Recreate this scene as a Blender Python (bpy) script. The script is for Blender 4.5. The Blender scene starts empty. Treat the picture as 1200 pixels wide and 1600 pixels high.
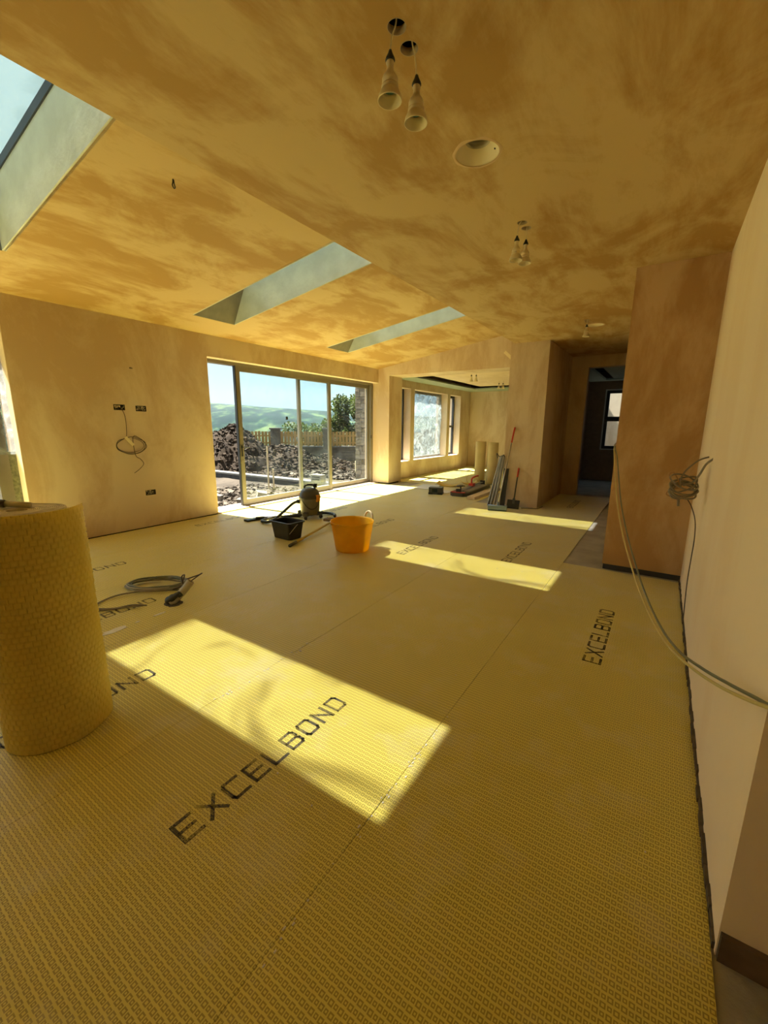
import bpy, bmesh, math, random
from mathutils import Vector, Matrix, noise
import numpy as np

SC = bpy.context.scene
COL = SC.collection
random.seed(7)
PI = math.pi

# ------------------------------------------------------------------ camera
YAW, PITCH, ROLL, FPX = 0.581991523, 0.204217574, 0.00748807794, 652.607
cd = bpy.data.cameras.new('camera')
cam = bpy.data.objects.new('camera', cd)
COL.objects.link(cam)
cd.sensor_fit = 'VERTICAL'
cd.sensor_height = 36.0
cd.lens = FPX / 1600 * 36.0
cd.clip_start = 0.02
cd.clip_end = 6000
_f = Vector((-math.sin(YAW) * math.cos(PITCH), math.cos(YAW) * math.cos(PITCH), -math.sin(PITCH)))
_r = Vector((math.cos(YAW), math.sin(YAW), 0))
_u = _r.cross(_f)
_c, _s = math.cos(ROLL), math.sin(ROLL)
R3, U3 = _c * _r + _s * _u, -_s * _r + _c * _u
mw = Matrix(((R3.x, U3.x, -_f.x, 0), (R3.y, U3.y, -_f.y, 0), (R3.z, U3.z, -_f.z, 1.5), (0, 0, 0, 1)))
cam.matrix_world = mw
SC.camera = cam

# ------------------------------------------------------------------ world, sun, exposure
SUN_DIR = Vector((0.645, 0.045, -1.0)).normalized()      # travel direction of sunlight
W = bpy.data.worlds.new('sky')
SC.world = W
W.use_nodes = True
wn, wl = W.node_tree.nodes, W.node_tree.links
wn.clear()
w_out = wn.new('ShaderNodeOutputWorld')
w_bg = wn.new('ShaderNodeBackground')
w_tc = wn.new('ShaderNodeTexCoord')
w_sep = wn.new('ShaderNodeSeparateXYZ')
w_rmp = wn.new('ShaderNodeValToRGB')
w_rmp.color_ramp.elements[0].position = 0.0
w_rmp.color_ramp.elements[0].color = (0.265, 0.385, 0.43, 1)
w_rmp.color_ramp.elements[1].position = 1.0
w_rmp.color_ramp.elements[1].color = (0.27, 0.44, 0.56, 1)
w_bg.inputs['Strength'].default_value = 1.0
wl.new(w_tc.outputs['Generated'], w_sep.inputs[0])
wl.new(w_sep.outputs['Z'], w_rmp.inputs[0])
w_nrm = wn.new('ShaderNodeVectorMath')
w_nrm.operation = 'DOT_PRODUCT'
w_nrm.inputs[1].default_value = tuple(-SUN_DIR)
wl.new(w_tc.outputs['Generated'], w_nrm.inputs[0])
w_pw = wn.new('ShaderNodeMath')
w_pw.operation = 'MAXIMUM'
w_pw.inputs[1].default_value = 0.0
wl.new(w_nrm.outputs['Value'], w_pw.inputs[0])
w_p2 = wn.new('ShaderNodeMath')
w_p2.operation = 'POWER'
w_p2.inputs[1].default_value = 5.0
wl.new(w_pw.outputs[0], w_p2.inputs[0])
w_gl = wn.new('ShaderNodeMixRGB')                       # brighter sky around the sun
w_gl.blend_type = 'ADD'
w_gl.inputs[2].default_value = (1.15, 1.2, 1.15, 1)
wl.new(w_p2.outputs[0], w_gl.inputs[0])
wl.new(w_rmp.outputs[0], w_gl.inputs[1])
wl.new(w_gl.outputs[0], w_bg.inputs['Color'])
wl.new(w_bg.outputs[0], w_out.inputs[0])

sd = bpy.data.lights.new('sun', 'SUN')
sd.energy = 31.0
sd.angle = math.radians(0.6)
sd.color = (1.0, 0.93, 0.80)
sun = bpy.data.objects.new('sun', sd)
COL.objects.link(sun)
sun.rotation_euler = SUN_DIR.to_track_quat('-Z', 'Y').to_euler()
sun.location = (-20, 0, 30)

vs = SC.view_settings
vs.view_transform = 'Standard'
vs.look = 'None'
vs.exposure = 1.03
vs.gamma = 1.0
vs.use_curve_mapping = False
SC.cycles.diffuse_bounces = 6
SC.cycles.max_bounces = 14
SC.cycles.transparent_max_bounces = 16
SC.cycles.sample_clamp_indirect = 8.0

# ------------------------------------------------------------------ material helpers
MATS = {}


def nodes(m):
    m.use_nodes = True
    nt = m.node_tree
    return nt, nt.nodes, nt.links, nt.nodes['Principled BSDF']


def mat(name, col, rough=0.6, metal=0.0, var=0.0, scale=8.0, bump=0.0, bscale=60.0, spec=0.5, col2=None, stretch=None,
        trans=0.0):
    if name in MATS:
        return MATS[name]
    m = bpy.data.materials.new(name)
    nt, N, L, P = nodes(m)
    P.inputs['Roughness'].default_value = rough
    P.inputs['Metallic'].default_value = metal
    P.inputs['Specular IOR Level'].default_value = spec
    tc = N.new('ShaderNodeTexCoord')
    vec = tc.outputs['Object']
    if stretch:
        mp = N.new('ShaderNodeMapping')
        mp.inputs['Scale'].default_value = stretch
        L.new(vec, mp.inputs[0])
        vec = mp.outputs[0]
    c2 = col2 or tuple(max(0, c * (1 - var)) for c in col)
    if var > 0 or col2:
        nz = N.new('ShaderNodeTexNoise')
        nz.inputs['Scale'].default_value = scale
        nz.inputs['Detail'].default_value = 6
        L.new(vec, nz.inputs['Vector'])
        rp = N.new('ShaderNodeValToRGB')
        rp.color_ramp.elements[0].position = 0.35
        rp.color_ramp.elements[1].position = 0.65
        rp.color_ramp.elements[0].color = (*c2, 1)
        rp.color_ramp.elements[1].color = (*col, 1)
        L.new(nz.outputs['Fac'], rp.inputs[0])
        L.new(rp.outputs[0], P.inputs['Base Color'])
    else:
        nz = N.new('ShaderNodeTexNoise')
        nz.inputs['Scale'].default_value = scale
        L.new(vec, nz.inputs['Vector'])
        rp = N.new('ShaderNodeValToRGB')
        rp.color_ramp.elements[0].color = (*[c * 0.93 for c in col], 1)
        rp.color_ramp.elements[1].color = (*[min(1, c * 1.05) for c in col], 1)
        L.new(nz.outputs['Fac'], rp.inputs[0])
        L.new(rp.outputs[0], P.inputs['Base Color'])
    if bump > 0:
        bz = N.new('ShaderNodeTexNoise')
        bz.inputs['Scale'].default_value = bscale
        bz.inputs['Detail'].default_value = 4
        L.new(vec, bz.inputs['Vector'])
        b = N.new('ShaderNodeBump')
        b.inputs['Strength'].default_value = bump
        b.inputs['Distance'].default_value = 0.02
        L.new(bz.outputs['Fac'], b.inputs['Height'])
        L.new(b.outputs[0], P.inputs['Normal'])
    if trans > 0:
        tr = N.new('ShaderNodeBsdfTranslucent')
        tr.inputs['Color'].default_value = (*col, 1)
        mx = N.new('ShaderNodeMixShader')
        mx.inputs[0].default_value = trans
        out = N['Material Output']
        L.new(P.outputs[0], mx.inputs[1])
        L.new(tr.outputs[0], mx.inputs[2])
        L.new(mx.outputs[0], out.inputs['Surface'])
    MATS[name] = m
    return m


def plaster(name, light, dark, amount=1.0, stretch=(1, 1, 1), seed=0.0):
    m = bpy.data.materials.new(name)
    nt, N, L, P = nodes(m)
    P.inputs['Roughness'].default_value = 0.72
    P.inputs['Specular IOR Level'].default_value = 0.25
    tc = N.new('ShaderNodeTexCoord')
    mp = N.new('ShaderNodeMapping')
    mp.inputs['Scale'].default_value = stretch
    mp.inputs['Location'].default_value = (seed, seed * 1.7, seed * 0.6)
    L.new(tc.outputs['Object'], mp.inputs[0])
    n1 = N.new('ShaderNodeTexNoise')
    n1.inputs['Scale'].default_value = 1.15
    n1.inputs['Detail'].default_value = 7
    n1.inputs['Roughness'].default_value = 0.62
    n1.inputs['Distortion'].default_value = 0.7
    L.new(mp.outputs[0], n1.inputs['Vector'])
    n2 = N.new('ShaderNodeTexNoise')
    n2.inputs['Scale'].default_value = 1.6
    n2.inputs['Detail'].default_value = 8
    n2.inputs['Roughness'].default_value = 0.7
    n2.inputs['Distortion'].default_value = 0.3
    mp2 = N.new('ShaderNodeMapping')                     # slanting trowel sweeps
    mp2.inputs['Rotation'].default_value = (0.4, 0.3, 0.6)
    mp2.inputs['Scale'].default_value = (2.0, 0.8, 1.2)
    L.new(mp.outputs[0], mp2.inputs[0])
    L.new(mp2.outputs[0], n2.inputs['Vector'])
    ad = N.new('ShaderNodeMath')
    ad.operation = 'MULTIPLY_ADD'
    ad.inputs[1].default_value = 0.55
    L.new(n2.outputs['Fac'], ad.inputs[0])
    L.new(n1.outputs['Fac'], ad.inputs[2])
    rp = N.new('ShaderNodeValToRGB')
    e = rp.color_ramp.elements
    e[0].position = 0.70
    e[1].position = 0.87
    e[0].color = (*light, 1)
    e[1].color = (*[l + (d - l) * amount for l, d in zip(light, dark)], 1)
    L.new(ad.outputs[0], rp.inputs[0])
    L.new(rp.outputs[0], P.inputs['Base Color'])
    bz = N.new('ShaderNodeTexNoise')
    bz.inputs['Scale'].default_value = 14
    bz.inputs['Detail'].default_value = 5
    L.new(mp.outputs[0], bz.inputs['Vector'])
    b = N.new('ShaderNodeBump')
    b.inputs['Strength'].default_value = 0.12
    b.inputs['Distance'].default_value = 0.01
    L.new(bz.outputs['Fac'], b.inputs['Height'])
    L.new(b.outputs[0], P.inputs['Normal'])
    MATS[name] = m
    return m


def film_mat(name, tint, opac, scale=5.0, lo=0.42, hi=0.68, glow=(0.10, 0.118, 0.122)):
    """clear sheet whose dusty or wrinkled film lets part of the light through"""
    m = bpy.data.materials.new(name)
    nt, N, L, P = nodes(m)
    N.remove(P)
    out = N['Material Output']
    tr = N.new('ShaderNodeBsdfTransparent')
    tr.inputs['Color'].default_value = (*tint, 1)
    df = N.new('ShaderNodeBsdfDiffuse')
    df.inputs['Color'].default_value = (0.75, 0.78, 0.78, 1)
    tl = N.new('ShaderNodeBsdfTranslucent')
    tl.inputs['Color'].default_value = (*glow, 1)
    gl = N.new('ShaderNodeBsdfGlossy')
    gl.inputs['Roughness'].default_value = 0.04
    mxd = N.new('ShaderNodeMixShader')
    mxd.inputs[0].default_value = 0.75
    L.new(df.outputs[0], mxd.inputs[1])
    L.new(tl.outputs[0], mxd.inputs[2])
    tc = N.new('ShaderNodeTexCoord')
    nz = N.new('ShaderNodeTexNoise')
    nz.inputs['Scale'].default_value = scale
    nz.inputs['Detail'].default_value = 5
    nz.inputs['Distortion'].default_value = 1.5
    L.new(tc.outputs['Object'], nz.inputs['Vector'])
    rp = N.new('ShaderNodeValToRGB')
    rp.color_ramp.elements[0].position = lo
    rp.color_ramp.elements[1].position = hi
    rp.color_ramp.elements[0].color = (opac[0],) * 3 + (1,)
    rp.color_ramp.elements[1].color = (opac[1],) * 3 + (1,)
    L.new(nz.outputs['Fac'], rp.inputs[0])
    mx = N.new('ShaderNodeMixShader')
    L.new(rp.outputs[0], mx.inputs[0])
    L.new(tr.outputs[0], mx.inputs[1])
    L.new(mxd.outputs[0], mx.inputs[2])
    fr = N.new('ShaderNodeFresnel')
    fr.inputs['IOR'].default_value = 1.35
    ge = N.new('ShaderNodeNewGeometry')
    bk_ = N.new('ShaderNodeMath')
    bk_.operation = 'MULTIPLY_ADD'                     # only the entering face mirrors
    bk_.inputs[1].default_value = -1.0
    bk_.inputs[2].default_value = 1.0
    L.new(ge.outputs['Backfacing'], bk_.inputs[0])
    fm = N.new('ShaderNodeMath')
    fm.operation = 'MULTIPLY'
    L.new(fr.outputs[0], fm.inputs[0])
    L.new(bk_.outputs[0], fm.inputs[1])
    mg = N.new('ShaderNodeMixShader')
    L.new(fm.outputs[0], mg.inputs[0])
    L.new(mx.outputs[0], mg.inputs[1])
    L.new(gl.outputs[0], mg.inputs[2])
    L.new(mg.outputs[0], out.inputs['Surface'])
    MATS[name] = m
    return m


class Ex:
    """tiny expression builder for math nodes"""

    def __init__(self, N, L, sock):
        self.N, self.L, self.s = N, L, sock

    def op(self, o, *args):
        n = self.N.new('ShaderNodeMath')
        n.operation = o
        for k, a in enumerate((self,) + args):
            if isinstance(a, Ex):
                self.L.new(a.s, n.inputs[k])
            else:
                n.inputs[k].default_value = a
        return Ex(self.N, self.L, n.outputs[0])

    def __add__(self, o): return self.op('ADD', o)
    def __sub__(self, o): return self.op('SUBTRACT', o)
    def __mul__(self, o): return self.op('MULTIPLY', o)
    def abs(self): return self.op('ABSOLUTE')
    def floor(self): return self.op('FLOOR')
    def frac(self): return self.op('FRACT')
    def max(self, o): return self.op('MAXIMUM', o)
    def gt(self, o): return self.op('GREATER_THAN', o)
    def lt(self, o): return self.op('LESS_THAN', o)


RW_, CW_ = 0.0208, 0.0325


def emboss_nodes(N, L):
    """0..1 map of the pressed-in rings of the membrane: a large and a small ring in turn, rows shifted by half"""
    tc = N.new('ShaderNodeTexCoord')
    sp = N.new('ShaderNodeSeparateXYZ')
    L.new(tc.outputs['Object'], sp.inputs[0])
    X, Y = Ex(N, L, sp.outputs['X']), Ex(N, L, sp.outputs['Y'])
    yy = Y * (1 / RW_)
    row = yy.floor()
    v = (yy - row) - 0.5
    half = (row * 0.5).frac()
    u = (X * (1 / CW_) + half).frac()
    d1 = ((u - 0.27).abs() * (1 / 0.225)).max(v.abs() * (1 / 0.37))
    d2 = ((u - 0.77).abs() * (1 / 0.17)).max(v.abs() * (1 / 0.29))
    ring = d1.lt(1.0) * d1.gt(0.48) + d2.lt(1.0) * d2.gt(0.42)
    return tc, ring


def mat_embossed(name):
    """yellow decoupling membrane with the small pressed rings"""
    m = bpy.data.materials.new(name)
    nt, N, L, P = nodes(m)
    P.inputs['Roughness'].default_value = 0.45
    P.inputs['Specular IOR Level'].default_value = 0.5
    P.inputs['Sheen Weight'].default_value = 0.45
    P.inputs['Sheen Roughness'].default_value = 0.4
    tc, ring = emboss_nodes(N, L)
    nz = N.new('ShaderNodeTexNoise')
    nz.inputs['Scale'].default_value = 1.3
    nz.inputs['Detail'].default_value = 6
    L.new(tc.outputs['Object'], nz.inputs['Vector'])
    base = N.new('ShaderNodeValToRGB')
    base.color_ramp.elements[0].position = 0.3
    base.color_ramp.elements[1].position = 0.7
    base.color_ramp.elements[0].color = (0.75, 0.65, 0.125, 1)
    base.color_ramp.elements[1].color = (0.81, 0.71, 0.16, 1)
    L.new(nz.outputs['Fac'], base.inputs[0])
    dk = N.new('ShaderNodeMixRGB')
    dk.blend_type = 'MULTIPLY'
    dk.inputs[2].default_value = (0.54, 0.49, 0.36, 1)
    L.new(ring.s, dk.inputs[0])
    L.new(base.outputs[0], dk.inputs[1])
    nd = N.new('ShaderNodeTexNoise')
    nd.inputs['Scale'].default_value = 2.2
    nd.inputs['Detail'].default_value = 8
    nd.inputs['Roughness'].default_value = 0.7
    L.new(tc.outputs['Object'], nd.inputs['Vector'])
    rd = N.new('ShaderNodeValToRGB')
    rd.color_ramp.elements[0].position = 0.5
    rd.color_ramp.elements[1].position = 0.75
    rd.color_ramp.elements[0].color = (0, 0, 0, 1)
    rd.color_ramp.elements[1].color = (0.45, 0.45, 0.45, 1)
    L.new(nd.outputs['Fac'], rd.inputs[0])
    ds = N.new('ShaderNodeMixRGB')
    ds.inputs[2].default_value = (0.66, 0.62, 0.50, 1)
    L.new(rd.outputs[0], ds.inputs[0])
    L.new(dk.outputs[0], ds.inputs[1])
    L.new(ds.outputs[0], P.inputs['Base Color'])
    b = N.new('ShaderNodeBump')
    b.invert = True
    b.inputs['Strength'].default_value = 0.6
    b.inputs['Distance'].default_value = 0.003
    L.new(ring.s, b.inputs['Height'])
    L.new(b.outputs[0], P.inputs['Normal'])
    MATS[name] = m
    return m


PL_L, PL_D = (0.65, 0.53, 0.41), (0.53, 0.39, 0.265)
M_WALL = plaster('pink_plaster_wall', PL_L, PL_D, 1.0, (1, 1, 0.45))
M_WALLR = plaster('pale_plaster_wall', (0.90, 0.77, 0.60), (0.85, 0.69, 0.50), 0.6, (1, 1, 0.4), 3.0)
M_CEIL = plaster('pink_plaster_ceiling', (0.575, 0.42, 0.21), (0.42, 0.255, 0.085), 1.0, (1.25, 0.75, 1), 5.0)
M_WALLD = plaster('shaded_plaster_wall', (0.60, 0.415, 0.24), (0.44, 0.26, 0.11), 0.9, (1, 1, 0.5), 12.0)  # return wall: its shade put into a darker, more orange plaster
M_REVEAL = mat('pale_dry_plaster', (0.82, 0.68, 0.54), 0.8, var=0.12, scale=3)
M_SHAFT = mat('grey_board', (0.66, 0.70, 0.66), 0.85, var=0.14, scale=5, bump=0.2, bscale=18)
M_CONC = mat('grey_screed', (0.42, 0.40, 0.37), 0.85, var=0.25, scale=4, bump=0.2, bscale=40)
M_MAT = mat_embossed('yellow_embossed_membrane')
M_ROLL = mat('yellow_roll_membrane', (0.93, 0.78, 0.20), 0.42, var=0.10, scale=3, trans=0.4)
M_ROLLW = mat('cream_fleece', (0.82, 0.74, 0.52), 0.85, var=0.15, scale=30)
M_INK = mat('black_print', (0.085, 0.075, 0.06), 0.7, var=0.4, scale=70)
M_FRAME = mat('taupe_aluminium', (0.21, 0.185, 0.15), 0.42, 0.35, var=0.08)
M_DARKF = mat('dark_grey_frame', (0.035, 0.035, 0.04), 0.45, 0.2)
M_GLASS = film_mat('dusty_door_glass', (0.95, 0.985, 0.975), (0.004, 0.03), 2.2)
M_SKYG = film_mat('filmed_skylight_glass', (0.86, 0.885, 0.88), (0.67, 0.83), 1.4, 0.46, 0.66, (0.060, 0.095, 0.108))
M_FILM = film_mat('white_protective_film', (0.68, 0.70, 0.70), (0.30, 0.85), 5.5, 0.42, 0.68, (0.15, 0.172, 0.176))
M_BLACK = mat('black_plastic', (0.018, 0.018, 0.017), 0.42, var=0.3, scale=12)
M_HOLE = mat('dark_cavity', (0.012, 0.010, 0.008), 0.9)
M_DGREY = mat('dark_grey_plastic', (0.07, 0.068, 0.06), 0.42, var=0.2)
M_GREY = mat('grey_plastic', (0.20, 0.19, 0.16), 0.4, var=0.15, scale=10)
M_ORANGE = mat('orange_tub_plastic', (0.88, 0.56, 0.03), 0.4, var=0.18, scale=9, trans=0.55)
M_ORL = mat('orange_latch', (0.75, 0.30, 0.02), 0.4)
M_CREAMP = mat('cream_plastic', (0.74, 0.64, 0.42), 0.45, var=0.06)
M_TEAL = mat('teal_lamp_face', (0.09, 0.22, 0.22), 0.25)
M_CABLE = mat('grey_cable_sheath', (0.27, 0.235, 0.18), 0.5, var=0.15)
M_DCABLE = mat('dark_cable_sheath', (0.08, 0.055, 0.045), 0.5, var=0.1)
M_YCABLE = mat('yellow_cable_sheath', (0.62, 0.52, 0.20), 0.5, var=0.1)
M_GCABLE = mat('grey_green_cable_sheath', (0.20, 0.21, 0.15), 0.5, var=0.1)
M_RED = mat('red_plastic', (0.55, 0.035, 0.02), 0.4, var=0.1)
M_STEEL = mat('brushed_steel', (0.55, 0.53, 0.50), 0.32, 0.9, var=0.1)
M_YPOLE = mat('yellow_pole', (0.62, 0.44, 0.05), 0.45, var=0.12, scale=20)
M_BLUEG = mat('blue_grey_broom_head', (0.19, 0.25, 0.34), 0.6, var=0.15)
M_BRIST = mat('brown_bristles', (0.22, 0.13, 0.05), 0.8, var=0.3, scale=40)
M_WOODW = mat('pale_timber', (0.70, 0.56, 0.40), 0.7, var=0.18, scale=6, stretch=(8, 0.8, 8))
M_WHITE = mat('white_paper', (0.78, 0.75, 0.68), 0.8, var=0.1, scale=20)
M_TAPE = mat('cream_tape', (0.80, 0.70, 0.50), 0.6)
M_GREENB = mat('green_plasterboard', (0.36, 0.42, 0.34), 0.85, var=0.08)
M_PIPE = mat('grey_conduit', (0.52, 0.47, 0.36), 0.5, var=0.1)
# outdoors
M_STONE = mat('grey_building_stone', (0.1116, 0.1008, 0.0864), 0.9, spec=0.06, var=0.5, scale=3.2, bump=0.5, bscale=14)
M_STONEL = mat('light_building_stone', (0.126, 0.1138, 0.0972), 0.9, spec=0.06, var=0.4, scale=4, bump=0.5, bscale=14)
M_MUD = mat('dug_earth', (0.02592, 0.01872, 0.01296), 0.95, spec=0.06, col2=(0.0072, 0.00504, 0.0036), scale=1.8, bump=0.6, bscale=9)
M_CLOD = mat('earth_clods', (0.0432, 0.03168, 0.02232), 0.95, spec=0.06, col2=(0.00432, 0.00324, 0.00216), scale=5)
M_RUBB = mat('pale_rubble', (0.0828, 0.06912, 0.05472), 0.9, spec=0.06, col2=(0.01584, 0.01296, 0.01008), scale=2.5, bump=0.5, bscale=12)
M_GRND = mat('outdoor_earth', (0.0432, 0.036, 0.0288), 0.95, spec=0.06, col2=(0.01728, 0.0144, 0.01152), scale=1.2, bump=0.6, bscale=7)
M_KERB = mat('concrete_block', (0.0612, 0.0612, 0.06336), 0.9, spec=0.06, var=0.2, scale=5)
M_KERBT = mat('concrete_coping', (0.108, 0.1058, 0.1015), 0.9, spec=0.06, var=0.1, scale=5)
M_FENCE = mat('larch_boards', (0.31, 0.20, 0.072), 0.8, spec=0.06, var=0.2, scale=3, stretch=(4, 4, 0.5))
M_LEAF = mat('tree_leaves', (0.036, 0.05184, 0.01008), 0.6, spec=0.06, var=0.4, scale=3, trans=0.35)
M_BARK = mat('tree_bark', (0.10, 0.08, 0.06), 0.9, spec=0.06, var=0.3)
M_SAND = mat('cream_block', (0.216, 0.1944, 0.1224), 0.9, spec=0.06, var=0.1)

# ------------------------------------------------------------------ geometry helpers


def link(name, bm, m, parent=None, smooth=False):
    me = bpy.data.meshes.new(name)
    if smooth:
        for f in bm.faces:
            f.smooth = True
    bm.to_mesh(me)
    bm.free()
    me.materials.append(m)
    o = bpy.data.objects.new(name, me)
    COL.objects.link(o)
    if parent is not None:
        o.parent = parent
    return o


def tag(o, label, cat, group=None):
    o['label'] = label
    o['category'] = cat
    if group:
        o['group'] = group
    return o


def thing(name, label, cat, loc=(0, 0, 0), rz=0.0, group=None):
    o = bpy.data.objects.new(name, None)
    o.empty_display_size = 0.1
    COL.objects.link(o)
    o.location = loc
    o.rotation_euler = (0, 0, rz)
    return tag(o, label, cat, group)


def struct(o):
    o['kind'] = 'structure'
    return o


def box(bm, x0, x1, y0, y1, z0, z1, mtx=None, taper=None):
    vs_ = []
    for z in (z0, z1):
        for x, y in ((x0, y0), (x1, y0), (x1, y1), (x0, y1)):
            v = Vector((x, y, z))
            if mtx:
                v = mtx @ v
            vs_.append(bm.verts.new(v))
    a = vs_
    for q in ((3, 2, 1, 0), (4, 5, 6, 7), (0, 1, 5, 4), (1, 2, 6, 5), (2, 3, 7, 6), (3, 0, 4, 7)):
        bm.faces.new([a[i] for i in q])
    return a


def bev(bm, w, seg=2, angle=0.5):
    es = [e for e in bm.edges if len(e.link_faces) == 2 and e.calc_face_angle(0) > angle]
    bmesh.ops.bevel(bm, geom=es, offset=w, segments=seg, affect='EDGES', profile=0.5)


def boxo(name, m, parent, dims, bevel=0.0, mtx=None, seg=2):
    bm = bmesh.new()
    box(bm, *dims, mtx=mtx)
    if bevel:
        bev(bm, bevel, seg)
    return link(name, bm, m, parent)


def lathe(bm, prof, n=32, mtx=None, cap0=False, cap1=False):
    rings = []
    for r, z in prof:
        ring = []
        for i in range(n):
            a = 2 * PI * i / n
            v = Vector((r * math.cos(a), r * math.sin(a), z))
            if mtx:
                v = mtx @ v
            ring.append(bm.verts.new(v))
        rings.append(ring)
    for a, b in zip(rings, rings[1:]):
        for i in range(n):
            bm.faces.new((a[i], a[(i + 1) % n], b[(i + 1) % n], b[i]))
    if cap0:
        bm.faces.new(list(reversed(rings[0])))
    if cap1:
        bm.faces.new(rings[-1])


def catmull(pts, k=6, closed=False):
    pts = [Vector(p) for p in pts]
    n = len(pts)
    out = []
    rng = range(n if closed else n - 1)
    for i in rng:
        g = (lambda j: pts[j % n]) if closed else (lambda j: pts[min(max(j, 0), n - 1)])
        p0, p1, p2, p3 = g(i - 1), g(i), g(i + 1), g(i + 2)
        for s in range(k):
            t = s / k
            out.append(0.5 * ((2 * p1) + (-p0 + p2) * t + (2 * p0 - 5 * p1 + 4 * p2 - p3) * t * t
                              + (-p0 + 3 * p1 - 3 * p2 + p3) * t ** 3))
    if not closed:
        out.append(pts[-1])
    return out


def tube(bm, pts, r, n=8, closed=False, radii=None):
    pts = [Vector(p) for p in pts]
    m_ = len(pts)
    rings = []
    nrm = None
    for i, p in enumerate(pts):
        if closed:
            t = (pts[(i + 1) % m_] - pts[i - 1])
        else:
            t = pts[min(i + 1, m_ - 1)] - pts[max(i - 1, 0)]
        if t.length < 1e-9:
            t = Vector((0, 0, 1))
        t.normalize()
        if nrm is None:
            nrm = t.orthogonal().normalized()
        else:
            nrm = (nrm - t * nrm.dot(t))
            nrm = nrm.normalized() if nrm.length > 1e-6 else t.orthogonal().normalized()
        b = t.cross(nrm)
        rr = radii[i] if radii else r
        rings.append([bm.verts.new(p + nrm * (rr * math.cos(2 * PI * j / n)) + b * (rr * math.sin(2 * PI * j / n)))
                      for j in range(n)])
    prs = list(zip(rings, rings[1:]))
    if closed:
        prs.append((rings[-1], rings[0]))
    for a, b in prs:
        for j in range(n):
            bm.faces.new((a[j], a[(j + 1) % n], b[(j + 1) % n], b[j]))
    if not closed:
        bm.faces.new(list(reversed(rings[0])))
        bm.faces.new(rings[-1])


def plate(name, m, outer, holes, fn, thick, parent=None):
    """planar slab: 2-D outline with holes, mapped by fn(u, v, w); w runs 0 (room face) to thick (outside)"""
    bm = bmesh.new()
    loops = []
    for lp in [outer] + holes:
        vs_ = [bm.verts.new((p[0], p[1], 0)) for p in lp]
        for i in range(len(vs_)):
            bm.edges.new((vs_[i], vs_[(i + 1) % len(vs_)]))
        loops.append(vs_)
    bmesh.ops.triangle_fill(bm, edges=bm.edges[:], use_beauty=True, use_dissolve=False)
    faces = bm.faces[:]
    top = {v: bm.verts.new((v.co.x, v.co.y, 1)) for lp in loops for v in lp}
    for f in faces:
        bm.faces.new([top[v] for v in reversed(f.verts)])
    for lp in loops:
        for i in range(len(lp)):
            a, b = lp[i], lp[(i + 1) % len(lp)]
            bm.faces.new((a, b, top[b], top[a]))
    for v in bm.verts:
        v.co = Vector(fn(v.co.x, v.co.y, v.co.z * thick))
    bmesh.ops.recalc_face_normals(bm, faces=bm.faces[:])
    return link(name, bm, m, parent)


def rect(u0, u1, v0, v1):
    return [(u0, v0), (u1, v0), (u1, v1), (u0, v1)]


def circle(cx, cy, r, n=28):
    return [(cx + r * math.cos(2 * PI * i / n), cy + r * math.sin(2 * PI * i / n)) for i in range(n)]


# ------------------------------------------------------------------ the room shell
XL, XR = -6.2, 0.30            # inner faces of the left and right walls
ZC = 2.975                     # flat ceiling
XF = -2.45                     # edge of the flat ceiling
SL, Z0 = 0.151, 2.885          # slope of the vaulted side
YG = 9.12                      # gable wall
slope = lambda x: Z0 + SL * (x - XL)

# floor slab
struct(boxo('floor', M_CONC, None, (-6.75, 3.6, -3.7, 15.6, -0.25, -0.006)))

# left wall with door, windows and socket boxes
SOCK = [(2.885, 1.715), (3.17, 1.708), (3.182, 0.512)]
holes = [rect(4.27, 9.0, -0.0055, 2.56), rect(-3.3, 1.76, -0.0055, 2.56),
         rect(10.10, 10.79, 0.485, 2.54), rect(11.0, 13.26, 0.485, 2.54), rect(13.46, 14.35, 0.485, 2.54)]
holes[0] = rect(4.27, 9.2, 0.02, 2.56)
holes[1] = rect(-3.3, 1.76, 0.02, 2.56)
for y, z in SOCK:
    holes.append(rect(y - 0.073, y + 0.073, z - 0.038, z + 0.038))
holes.append(circle(3.09, 2.245, 0.012, 10))
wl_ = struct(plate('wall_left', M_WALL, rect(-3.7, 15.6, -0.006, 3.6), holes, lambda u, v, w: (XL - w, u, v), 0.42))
# thresholds under the two door openings are level with the floor
struct(boxo('trim_1', M_CONC, None, (XL - 0.42, XL, 4.27, 9.2, -0.006, 0.004)))
struct(boxo('trim_2', M_CONC, None, (XL - 0.42, XL, -3.3, 1.76, -0.006, 0.004)))


def reveal(name, y0, y1, z0, z1, xo, sides='LRTB'):
    """pale board lining of an opening in the left wall, from the room face to the frame"""
    bm = bmesh.new()
    t = 0.006
    xi = XL + 0.001
    if 'L' in sides:
        box(bm, xo, xi, y0 - 0.001, y0 + t, z0, z1)
    if 'R' in sides:
        box(bm, xo, xi, y1 - t, y1 + 0.001, z0, z1)
    if 'T' in sides:
        box(bm, xo, xi, y0, y1, z1 - t, z1 + 0.001)
    if 'B' in sides:
        box(bm, xo, xi, y0, y1, z0 - 0.001, z0 + t)
    return struct(link(name, bm, M_REVEAL))


reveal('trim_3', 4.27, 9.2, 0.004, 2.56, XL - 0.16, 'LT')
reveal('trim_4', -3.3, 1.76, 0.004, 2.56, XL - 0.16, 'RT')
for i, (a, b) in enumerate(((10.10, 10.79), (11.0, 13.26), (13.46, 14.35))):
    reveal('trim_%d' % (5 + i), a, b, 0.485, 2.54, XL - 0.24, 'LRTB')

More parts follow.
